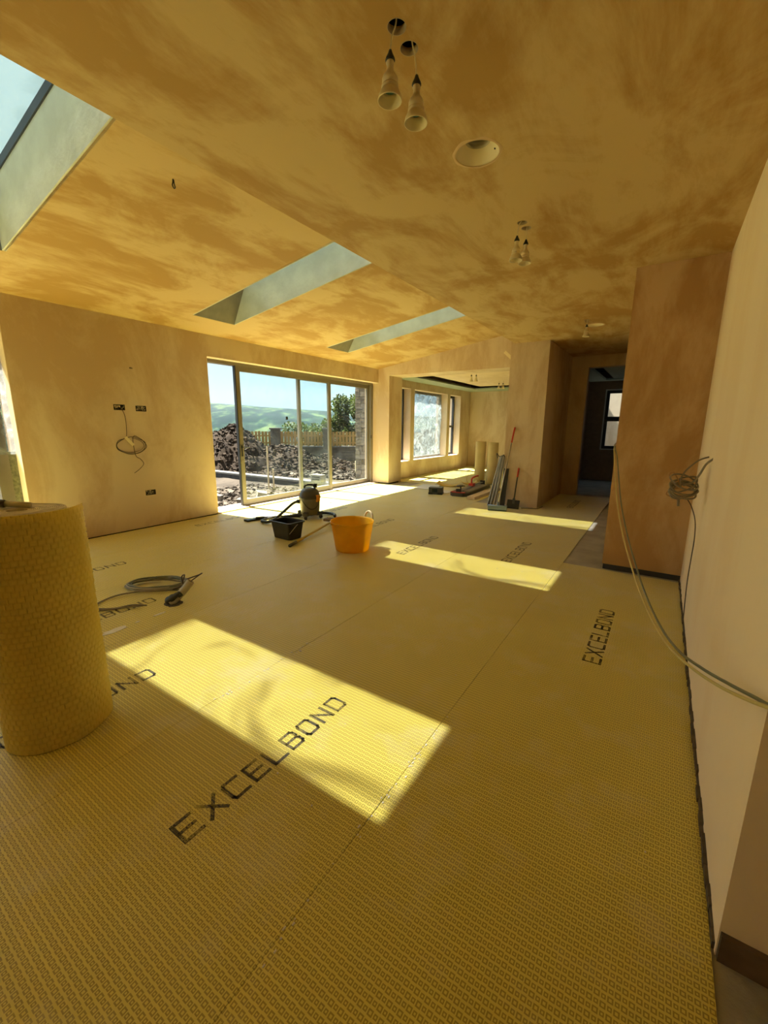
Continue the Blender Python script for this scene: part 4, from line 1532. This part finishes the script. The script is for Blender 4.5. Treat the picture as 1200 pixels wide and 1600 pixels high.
rg = [bm.verts.new((-0.02 + (0.085 + 0.02 * noise.noise(Vector((k * 1.3, 0, 0)))) * math.cos(2 * PI * k / n), -0.03 + (0.07 + 0.02 * noise.noise(Vector((k * 1.7, 3, 0)))) * math.sin(2 * PI * k / n), 0.0012)) for k in range(n)]
for k in range(n):
    bm.faces.new((ctr, rg[k], rg[(k + 1) % n]))
link('torn_patch', bm, mat('dark_torn_edge', (0.12, 0.10, 0.07), 0.9, var=0.4, scale=60), cp)

# torn white label scraps on the seam
random.seed(21)
SCR = [(-3.222, 1.28, 0.045, 0.10, 'largest torn white paper scrap on the floor near the big roll'),
       (-3.225, 1.45, 0.012, 0.02, 'tiny white paper scrap between the larger scraps'),
       (-3.222, 1.62, 0.016, 0.06, 'narrow white paper scrap nearest the conduit stub')]
for (px, py, sx, sy, lab) in SCR:
    bm = bmesh.new()
    n = 18
    pts = []
    for k in range(n):
        a = 2 * PI * k / n
        rr = 0.8 + 0.35 * noise.noise(Vector((k * 2.3, px * 10, py * 9)))
        pts.append((sx * rr * math.cos(a), sy * rr * math.sin(a)))
    lo = [bm.verts.new((x, y, 0.0005)) for x, y in pts]
    hi = [bm.verts.new((x, y, 0.0025)) for x, y in pts]
    bm.faces.new(hi)
    bm.faces.new(list(reversed(lo)))
    for k in range(n):
        bm.faces.new((lo[k], lo[(k + 1) % n], hi[(k + 1) % n], hi[k]))
    o = link('paper_scrap', bm, M_WHITE)
    o.location = (px, py, 0)
    tag(o, lab, 'paper')
# white plaster crumbs along one seam of the floor
random.seed(22)
bm = bmesh.new()
for k in range(70):
    yy = random.choice([random.uniform(0.55, 1.85), random.uniform(1.0, 1.8), random.uniform(3.9, 4.6)])
    xx = -0.785 + random.gauss(0, 0.010)
    s = random.uniform(0.002, 0.006)
    box(bm, xx, xx + s, yy, yy + s * random.uniform(1, 2.6), 0.0, s * 0.5)
for k in range(90):
    xx, yy = random.uniform(-5.8, 0.2), random.uniform(0.8, 7.8)
    s = random.uniform(0.003, 0.008)
    box(bm, xx, xx + s, yy, yy + s, 0.0004, s * 0.5)
for k in range(30):
    xx, yy = -1.907 + random.gauss(0, 0.012), random.uniform(1.2, 1.95)
    s = random.uniform(0.003, 0.007)
    box(bm, xx, xx + s, yy, yy + s * 1.6, 0.0, s * 0.4)
o = link('plaster_dust', bm, M_WHITE)
tag(o, 'white plaster crumbs scattered along the floor sheet seams', 'dust')
o['kind'] = 'stuff'

# ------------------------------------------------------------------ right wall: tied cable bundle and the slack cables
rb = thing('cable_bundle', 'tied bundle of grey cables sticking out of the right wall', 'cable', (XR, 3.78, 1.06))
random.seed(17)
bm = bmesh.new()
for c in range(7):
    pts = []
    ph = random.uniform(0, 6)
    cz = random.uniform(-0.055, 0.055)
    tiltx = random.uniform(-0.35, 0.35)
    for k in range(11):
        a = ph + 2 * PI * k / 11
        x = -0.135 + 0.085 * math.cos(a) * random.uniform(0.9, 1.08)
        z = cz + 0.045 * math.sin(a) + tiltx * (x + 0.13)
        y = 0.075 * math.sin(a + 0.6) * random.uniform(0.8, 1.1) + random.uniform(-0.02, 0.02)
        pts.append((x, y, z))
    tube(bm, catmull(pts, 4, True), 0.0062, 7, True)
link('loops', bm, M_CABLE, rb, True)
bm = bmesh.new()
tube(bm, catmull([(0.004, 0.19, 0.228), (-0.06, 0.16, 0.20), (-0.13, 0.08, 0.13), (-0.16, 0.02, 0.06), (-0.15, 0.0, 0.0)], 6), 0.0062, 7)
link('feed_cable', bm, M_CABLE, rb, True)
bm = bmesh.new()
tube(bm, catmull([(0.004, -0.11, 0.232), (-0.03, -0.08, 0.19), (-0.055, -0.03, 0.11), (-0.085, 0.0, 0.05), (-0.14, 0.0, 0.02)], 6), 0.0075, 7)
link('feed_cable', bm, M_CABLE, rb, True)
bm = bmesh.new()
tube(bm, catmull([(-0.16, 0.02, 0.02), (-0.18, 0.02, 0.07), (-0.21, 0.0, 0.115), (-0.232, -0.01, 0.10), (-0.215, 0, 0.05), (-0.17, 0, 0.0)], 6), 0.0042, 7)
tube(bm, catmull([(-0.16, 0, 0.0), (-0.215, 0, -0.02), (-0.235, 0, -0.05), (-0.215, 0, -0.065), (-0.19, 0, -0.06)], 6), 0.0042, 7)
link('copper_loops', bm, mat('copper_brown', (0.40, 0.22, 0.10), 0.45), rb, True)
bm = bmesh.new()
tube(bm, [(-0.155, 0, -0.085), (-0.15, 0, -0.135)], 0.009, 8)
link('cut_end', bm, M_CABLE, rb, True)
bm = bmesh.new()
tube(bm, catmull([(-0.10, 0.0, -0.08), (-0.07, -0.02, -0.13), (-0.04, -0.06, -0.22), (-0.03, -0.10, -0.34), (-0.03, -0.10, -0.48), (-0.025, -0.02, -0.68), (-0.015, 0.03, -0.88), (-0.006, 0.05, -1.03)], 7), 0.0036, 7)
link('loose_wire', bm, M_DCABLE, rb, True)

P1 = [(-0.415, 5.3, 1.30), (-0.412, 4.96, 1.25), (-0.377, 4.628, 1.212), (-0.278, 4.107, 0.887), (-0.184, 3.618, 0.716), (-0.087, 3.115, 0.616), (-0.01, 2.712, 0.569), (0.061, 2.34, 0.561),
      (0.122, 2.023, 0.59), (0.178, 1.731, 0.663), (0.222, 1.502, 0.739), (0.253, 1.338, 0.806), (0.277, 1.215, 0.863), (0.33, 1.0, 0.97), (0.45, 0.8, 1.1)]
P1[0], P1[1] = (-0.412, 5.2, 1.32), (-0.413, 4.93, 1.30)
for k, (m_, r, lab) in enumerate(((M_YCABLE, 0.0052, 'pale yellow cable sagging across the right wall'), (M_GCABLE, 0.0056, 'grey-green cable sagging beside the pale yellow one'))):
    bm = bmesh.new()
    pts = []
    for i, p in enumerate(P1):
        s = math.sin(PI * i / (len(P1) - 1))
        pts.append(Vector(p) + (Vector((0, 0, 0)) if k == 0 else Vector((0.026 * s + 0.011, 0.03 * s, 0.02 * s * math.sin(i * 0.75) - 0.012 * s - 0.004))))
    if k == 1:
        for i in (0, 1):
            pts[i] = Vector(P1[i]) + Vector((0.0, 0, 0.016))
    tube(bm, catmull(pts, 8), r, 8)
    tag(link('slack_cable', bm, m_, None, True), lab, 'cable', 'slack cables by the right wall')

# ------------------------------------------------------------------ outdoors
def ground_z(x, y):
    d = math.hypot(x, y)
    z = -0.34
    if y > 8.9:
        z = -0.14 - max(0, min(1, (d - 15) / 7)) * 0.75
    if x < -24 or y > 24:
        k = max(0, min(1, (max(-x, y) - 24) / 40))
        z -= 6 * k
    return z


def grid_mesh(x0, x1, y0, y1, nx, ny, fz):
    bm = bmesh.new()
    g = [[bm.verts.new((x0 + (x1 - x0) * i / nx, y0 + (y1 - y0) * j / ny, 0)) for i in range(nx + 1)] for j in range(ny + 1)]
    for r in g:
        for v in r:
            v.co.z = fz(v.co.x, v.co.y)
    for j in range(ny):
        for i in range(nx):
            bm.faces.new((g[j][i], g[j][i + 1], g[j + 1][i + 1], g[j + 1][i]))
    return bm


bm = grid_mesh(-70, -6.6, -40, 70, 130, 220, lambda x, y: ground_z(x, y) + 0.05 * noise.noise(Vector((x * 1.3, y * 1.3, 0))) - 0.02)
struct(link('ground', bm, M_GRND, None, True))
bm = grid_mesh(-6.6, 40, 15.7, 70, 24, 28, lambda x, y: -0.4 + 0.08 * noise.noise(Vector((x * 0.4, y * 0.4, 0))))
struct(link('ground', bm, M_GRND, None, True))

# kerb wall of concrete blocks running away from the house
kw = thing('kerb_wall', 'low concrete block retaining wall running out from the house', 'retaining wall', (-7.2, 8.75, -0.42))
for c in range(2):
    for k in range(17):
        x1 = -0.445 * k - (0.22 if c else 0)
        boxo('block', M_KERB, kw, (x1 - 0.435, x1, 0.0, 0.20, 0.002 + 0.145 * c, 0.14 + 0.145 * c), 0.006, seg=1)
for k in range(9):
    boxo('coping', M_KERBT, kw, (-0.89 * k - 0.88, -0.89 * k, -0.03, 0.26, 0.29, 0.345), 0.008, seg=1)

# spoil heap
def heap(x, y):
    z = -0.25
    for (cx, cy, rx, ry, h, p) in ((-14.0, 10.5, 2.6, 1.6, 1.75, 1.25), (-15.4, 10.5, 2.6, 1.6, 1.0, 1.3), (-12.6, 11.6, 2.4, 2.0, 0.95, 1.3), (-11.1, 12.5, 1.9, 1.4, 0.5, 1.2),
                                  (-17.3, 10.4, 2.4, 1.5, 1.05, 1.2)):
        d = math.hypot((x - cx) / rx, (y - cy) / ry)
        if d < 1:
            z = max(z, -0.2 + h * (1 - d ** p))
    n = noise.noise(Vector((x * 1.7, y * 1.7, 3)))
    n2 = noise.noise(Vector((x * 4.1, y * 4.1, 8)))
    if z > -0.2:
        z += 0.16 * n + 0.09 * n2
    return z


bm = grid_mesh(-19.5, -9.3, 8.96, 14.0, 150, 90, heap)
tag(link('spoil_heap', bm, M_MUD, None, True), 'tall heap of dug brown earth outside the sliding door', 'earth heap')


def rock(bm, p, s, seed, flat=0.7):
    random.seed(seed)
    q = Matrix.Rotation(random.uniform(0, 6.28), 3, 'Z') @ Matrix.Rotation(random.uniform(-.5, .5), 3, 'X')
    sx, sy, sz = s * random.uniform(.7, 1.3), s * random.uniform(.6, 1.1), s * flat * random.uniform(.6, 1.1)
    tmp = [Vector((x * sx, y * sy, z * sz)) * random.uniform(0.72, 1.12) for x in (-.5, .5) for y in (-.5, .5) for z in (-.5, .5)]
    v = [bm.verts.new(Vector(p) + q @ t) for t in tmp]
    for f in ((0, 1, 3, 2), (4, 6, 7, 5), (0, 4, 5, 1), (2, 3, 7, 6), (0, 2, 6, 4), (1, 5, 7, 3)):
        bm.faces.new([v[i] for i in f])


bm = bmesh.new()
for k in range(7000):
    random.seed(1000 + k)
    x, y = random.uniform(-18.5, -9.6), random.uniform(9.05, 13.4)
    z = heap(x, y)
    if z < -0.15:
        z = ground_z(x, y)
    rock(bm, (x, y, z + 0.01), random.choice([0.025, 0.035, 0.05, 0.065, 0.12]), k)
o = link('earth_clods', bm, M_CLOD)
tag(o, 'loose earth clods over the spoil heap', 'clods')
o['kind'] = 'stuff'
bm = bmesh.new()
for k in range(6500):
    random.seed(5000 + k)
    if k < 3600:
        x, y = random.uniform(-10.6, -6.75), random.uniform(3.2, 8.65)
    else:
        x, y = random.uniform(-16, -7.3), random.uniform(9.9, 15.0)
    if heap(x, y) > -0.1 and y > 9:
        continue
    rock(bm, (x, y, ground_z(x, y) + 0.02), random.choice([0.04, 0.055, 0.08, 0.13]) if k < 3600 else random.choice([0.05, 0.08, 0.14]), k, 0.6)
o = link('rubble', bm, M_RUBB)
tag(o, 'broken stone rubble strewn over the ground outside', 'rubble')
o['kind'] = 'stuff'
# rubble outside the left edge door
bm = bmesh.new()
for k in range(500):
    random.seed(9000 + k)
    x, y = random.uniform(-11, -6.9), random.uniform(-1.5, 2.9)
    rock(bm, (x, y, ground_z(x, y) + 0.02), random.choice([0.08, 0.12, 0.18]), k, 0.6)
o = link('rubble', bm, M_RUBB)
tag(o, 'pale stone rubble seen beyond the door at the left edge', 'rubble')
o['kind'] = 'stuff'

# a few bigger stones and site things
for k, (x, y, s, lab) in enumerate(((-8.2, 6.9, 0.42, 'large pale flat stone in the rubble nearest the kerb'),
                                    (-8.9, 6.1, 0.36, 'pale squarish stone lying among the rubble by the open door leaf'),
                                    (-7.9, 6.2, 0.30, 'smallest loose pale stone just outside the glass'))):
    bm = bmesh.new()
    rock(bm, (0, 0, 0), s, 70 + k, 0.5)
    bev(bm, 0.03)
    o = link('loose_stone', bm, M_STONEL)
    o.location = (x, y, ground_z(x, y) + 0.10)
    tag(o, lab, 'stone')
o = boxo('hollow_block', mat('pale_block', (0.216, 0.198, 0.1584), 0.9, spec=0.06, var=0.12), None, (-0.19, 0.19, -0.1, 0.1, 0, 0.20), 0.008)
o.location = (-8.05, 8.82, -0.072)
tag(o, 'pale concrete block standing on the kerb wall', 'block')
for k, z in enumerate((0.05, 0.12)):
    boxo('core_slot', M_HOLE, o, (-0.14, 0.14, -0.1015, -0.0995, z, z + 0.03))
bm = bmesh.new()
box(bm, -0.2, 0.2, -0.12, 0.12, 0, 0.34)
bev(bm, 0.03)
o = link('stone_block', bm, M_SAND)
o.location = (-8.4, 11.35, -0.02)
o.rotation_euler = (0, 0, 0.7)
tag(o, 'cream squared stone block in front of the garden wall', 'stone block')
for k, (x, y, h, lab) in enumerate(((-9.35, 8.15, 1.25, 'tall thin timber stake standing before the spoil heap'), (-9.25, 8.25, 0.62, 'short thin timber stake beside the tall one'))):
    o = boxo('timber_stake', mat('stake_wood', (0.3312, 0.2736, 0.18), 0.8, spec=0.06, var=0.2), None, (-0.018, 0.018, -0.018, 0.018, 0, h), 0.003)
    o.location = (x, y, ground_z(x, y) - 0.02)
    tag(o, lab, 'stake')
for k, (x, y, z, rz, l, lab) in enumerate(((-7.7, 5.0, -0.27, 0.9, 1.1, 'pale plank lying in the rubble by the threshold'), (-9.4, 10.9, 0.05, 2.3, 1.5, 'thin pale batten propped on the rubble behind the kerb'))):
    o = boxo('batten', MATS['stake_wood'], None, (-l / 2, l / 2, -0.05, 0.05, 0, 0.03), 0.003)
    o.location = (x, y, z)
    o.rotation_euler = (0, 0.12 if k else 0.03, rz)
    tag(o, lab, 'plank')

# stone-clad outer pier of the house beside the door
sp = thing('stone_pier', 'stone clad pier of the house just outside the sliding door', 'stone pier', (-6.825, 9.42, -0.3))
boxo('core', M_STONE, sp, (-0.16, 0.17, -0.16, 0.6, 0.0, 3.2))
random.seed(44)
z = 0.0
row = 0
SH = {}
while z < 3.1:
    h = random.choice([0.09, 0.12, 0.15])
    y = -0.20
    cuts = [-0.19, random.uniform(-0.06, 0.05), 0.19]
    for a, b in zip(cuts, cuts[1:]):
        boxo('stone', M_STONEL if random.random() < .5 else M_STONE, sp, (a + .004, b - .004, -0.20 - random.uniform(0, .02), -0.10, z + .004, z + h - .004), 0.008, seg=1)
    yy = -0.1
    while yy < 0.55:
        w = random.uniform(0.15, 0.3)
        boxo('stone', M_STONEL if random.random() < .5 else M_STONE, sp, (-0.20 - random.uniform(0, .02), -0.12, yy + .004, min(yy + w, 0.6) - .004, z + .004, z + h - .004), 0.008, seg=1)
        yy += w
    z += h

# garden wall with stone pillars and larch fence panels
FA, FB = Vector((-17.2, 13.0, 0)), Vector((-8.2, 20.4, 0))
fd = (FB - FA)
FLEN = fd.length
fa = math.atan2(fd.y, fd.x)
gw = thing('garden_wall', 'long grey stone garden wall under the wooden fence', 'stone wall', (FA.x, FA.y, -1.0), fa)
boxo('core', M_STONE, gw, (-4, FLEN, 0.04, 0.30, 0, 1.42))
bm = bmesh.new()
random.seed(50)
z = 0.0
while z < 1.40:
    h = random.uniform(0.09, 0.16)
    x = -4.0
    while x < FLEN:
        w = random.uniform(0.16, 0.42)
        box(bm, x + .008, x + w - .008, 0.0 - random.uniform(0, .03), 0.06, z + .008, min(z + h, 1.42) - .008)
        x += w
    z += h
link('stone_facing', bm, M_STONE, gw)['kind'] = 'stuff'
boxo('coping', M_KERBT, gw, (-4, FLEN, -0.06, 0.36, 1.42, 1.48), 0.01)
PP = [1.95, 4.45, 7.0, 9.4]
SIDE = ['leftmost', 'second', 'third', 'rightmost']
for k, px in enumerate(PP):
    base = FA + fd.normalized() * px
    t_ = thing('stone_pillar', '%s stone pillar of the garden fence counted from the spoil heap' % SIDE[k], 'pillar', (base.x, base.y, -1.0), fa, 'fence pillars')
    boxo('core', M_STONE, t_, (-0.19, 0.19, -0.10, 0.30, 0, 2.28))
    bm = bmesh.new()
    z = 0.0
    random.seed(60 + k)
    while z < 2.26:
        h = random.uniform(0.10, 0.17)
        c = random.uniform(-.1, .1)
        for a, b in ((-0.22, c), (c, 0.22)):
            box(bm, a + .006, b - .006, -0.14 - random.uniform(0, .02), 0.33, z + .006, min(z + h, 2.28) - .006)
        z += h
    link('stone_facing', bm, M_STONEL, t_)['kind'] = 'stuff'
    boxo('cap', M_KERBT, t_, (-0.26, 0.26, -0.18, 0.38, 2.28, 2.35), 0.01)
edges = [-2.0] + PP + [FLEN]
WH = ['wooden fence panel rising behind the spoil heap', 'wooden fence panel between the leftmost and second pillars', 'wooden fence panel between the second and third pillars',
      'wooden fence panel between the third and rightmost pillars', 'wooden fence panel hidden partly by the stone clad pier']
for k, (a, b) in enumerate(zip(edges, edges[1:])):
    base = FA + fd.normalized() * (a + 0.22)
    t_ = thing('fence_panel', WH[k], 'fence panel', (base.x, base.y, 0.48), fa, 'larch fence panels')
    L_ = b - a - 0.44
    boxo('rail', M_FENCE, t_, (0, L_, 0.20, 0.24, 0.12, 0.19), 0.004, seg=1)
    boxo('rail', M_FENCE, t_, (0, L_, 0.20, 0.24, 0.46, 0.53), 0.004, seg=1)
    nb = int(L_ / 0.155)
    me0 = None
    random.seed(80 + k)
    for i in range(nb):
        if me0 is None:
            o = boxo('board', M_FENCE, t_, (0, 0.125, 0.14, 0.16, 0, 0.70), 0.004, seg=1)
            me0 = o.data
        else:
            o = bpy.data.objects.new('board', me0)
            COL.objects.link(o)
            o.parent = t_
        o.location = (i * L_ / nb + 0.01, 0.045 * (i % 2), random.uniform(-0.012, 0.012))

# tree behind the fence
def leafy(name, label, base, h, rx, n, seed, stem=0.5, cat='tree'):
    random.seed(seed)
    t_ = thing(name, label, cat, base)
    bm = bmesh.new()
    tube(bm, [(0, 0, 0), (0.05, 0.02, h * 0.3), (-0.05, 0.0, h * 0.55)], 0.1, 8, radii=[0.16, 0.12, 0.05])
    for k in range(7):
        a = random.uniform(0, 6.28)
        tube(bm, [(0, 0, h * 0.3 + k * 0.1), (math.cos(a) * rx * .4, math.sin(a) * rx * .4, h * 0.55), (math.cos(a) * rx * .7, math.sin(a) * rx * .7, h * 0.75)], 0.04, 6, radii=[0.05, 0.03, 0.012])
    link('trunk', bm, M_BARK, t_)
    bm = bmesh.new()
    blobs = [(Vector((random.gauss(0, rx * .42), random.gauss(0, rx * .42), h * stem + random.uniform(0, 1) * h * (1 - stem))), random.uniform(.28, .5) * rx) for _ in range(26)]
    for k in range(n):
        c, r = random.choice(blobs)
        p = c + Vector((random.gauss(0, 1), random.gauss(0, 1), random.gauss(0, 1))).normalized() * r * random.uniform(.5, 1)
        s = random.uniform(0.05, 0.10)
        u = Vector((random.gauss(0, 1), random.gauss(0, 1), random.gauss(0, 1))).normalized() * s
        v = u.orthogonal().normalized() * s * 0.6
        q = [bm.verts.new(p - u), bm.verts.new(p + v), bm.verts.new(p + u), bm.verts.new(p - v)]
        bm.faces.new(q)
    link('foliage', bm, M_LEAF, t_)['kind'] = 'stuff'


leafy('tree', 'leafy green tree rising behind the right end of the fence', (-15.75, 20.6, -1.8), 4.8, 1.5, 14000, 3, 0.35)
leafy('shrub', 'low dark shrub behind the fence left of the tree', (-18.6, 19.4, -1.6), 2.9, 1.2, 5000, 4, 0.3, 'shrub')

# wooded hills across the valley
HM = bpy.data.materials.new('wooded_hillside')
nt, N, L, P = nodes(HM)
P.inputs['Roughness'].default_value = 0.95
P.inputs['Specular IOR Level'].default_value = 0.0
tc = N.new('ShaderNodeTexCoord')
def hdot(v):
    n = N.new('ShaderNodeVectorMath')
    n.operation = 'DOT_PRODUCT'
    n.inputs[1].default_value = v
    L.new(tc.outputs['Object'], n.inputs[0])
    return n.outputs['Value']


mp = N.new('ShaderNodeCombineXYZ')                       # woods run in strips along the contours
L.new(hdot((0.72 * 0.035, 0.69 * 0.035, 0)), mp.inputs[0])
L.new(hdot((-0.69 * 0.007, 0.72 * 0.007, 0)), mp.inputs[1])
n1 = N.new('ShaderNodeTexNoise')
n1.inputs['Scale'].default_value = 1.0
n1.inputs['Detail'].default_value = 9
n1.inputs['Roughness'].default_value = 0.65
L.new(mp.outputs[0], n1.inputs['Vector'])
rp = N.new('ShaderNodeValToRGB')
e = rp.color_ramp.elements
e[0].position, e[0].color = 0.47, (0.003, 0.008, 0.007, 1)
e[1].position, e[1].color = 0.60, (0.034, 0.050, 0.022, 1)
x_ = e.new(0.53)
x_.color = (0.007, 0.017, 0.011, 1)
L.new(n1.outputs['Fac'], rp.inputs[0])
L.new(rp.outputs[0], P.inputs['Base Color'])


def hill_z(D, az):
    # ridge height by bearing; az in radians left of +Y
    t = (math.degrees(az) - 30) / 30.0
    top = 24 + 26 * max(0, min(1.2, t)) + 3 * noise.noise(Vector((az * 9, 0, 0))) + 1.5 * noise.noise(Vector((az * 25, 3, 0)))
    k = max(0, min(1, (D - 250) / 750))
    return -38 + (top + 38) * (k ** 0.8) + 4 * noise.noise(Vector((D * 0.006, az * 14, 2))) * (1 - k * 0.6)


bm = bmesh.new()
rows = []
for j in range(41):
    D = 180 + 850 * j / 40
    rows.append([])
    for i in range(121):
        az = math.radians(-5 + 105 * i / 120)
        rows[-1].append(bm.verts.new((-math.sin(az) * D, math.cos(az) * D, hill_z(D, az))))
for a, b in zip(rows, rows[1:]):
    for i in range(120):
        bm.faces.new((a[i + 1], a[i], b[i], b[i + 1]))
struct(link('hills', bm, HM, None, True))
# valley haze: a real body of thin air between the house and the hills
hz = bpy.data.materials.new('valley_haze')
hz.use_nodes = True
N, L = hz.node_tree.nodes, hz.node_tree.links
N.remove(N['Principled BSDF'])
vsn = N.new('ShaderNodeVolumeScatter')
vsn.inputs['Color'].default_value = (0.66, 0.82, 1.0, 1)
vsn.inputs['Density'].default_value = 0.00010
vsn.inputs['Anisotropy'].default_value = 0.2
L.new(vsn.outputs[0], N['Material Output'].inputs['Volume'])
bm = bmesh.new()
rows = []
for D in (120, 1030):
    for z in (-60, 70):
        rows.append([bm.verts.new((-math.sin(math.radians(-8 + 111 * i / 24)) * D, math.cos(math.radians(-8 + 111 * i / 24)) * D, z)) for i in range(25)])
a, b, c, d = rows                     # near low, near high, far low, far high
for i in range(24):
    bm.faces.new((a[i], a[i + 1], b[i + 1], b[i]))
    bm.faces.new((c[i + 1], c[i], d[i], d[i + 1]))
    bm.faces.new((a[i + 1], a[i], c[i], c[i + 1]))
    bm.faces.new((b[i], b[i + 1], d[i + 1], d[i]))
bm.faces.new((a[0], b[0], d[0], c[0]))
bm.faces.new((a[24], c[24], d[24], b[24]))
bmesh.ops.recalc_face_normals(bm, faces=bm.faces[:])
o = link('haze', bm, hz)
tag(o, 'pale blue haze over the valley in front of the hills', 'haze')
o['kind'] = 'stuff'
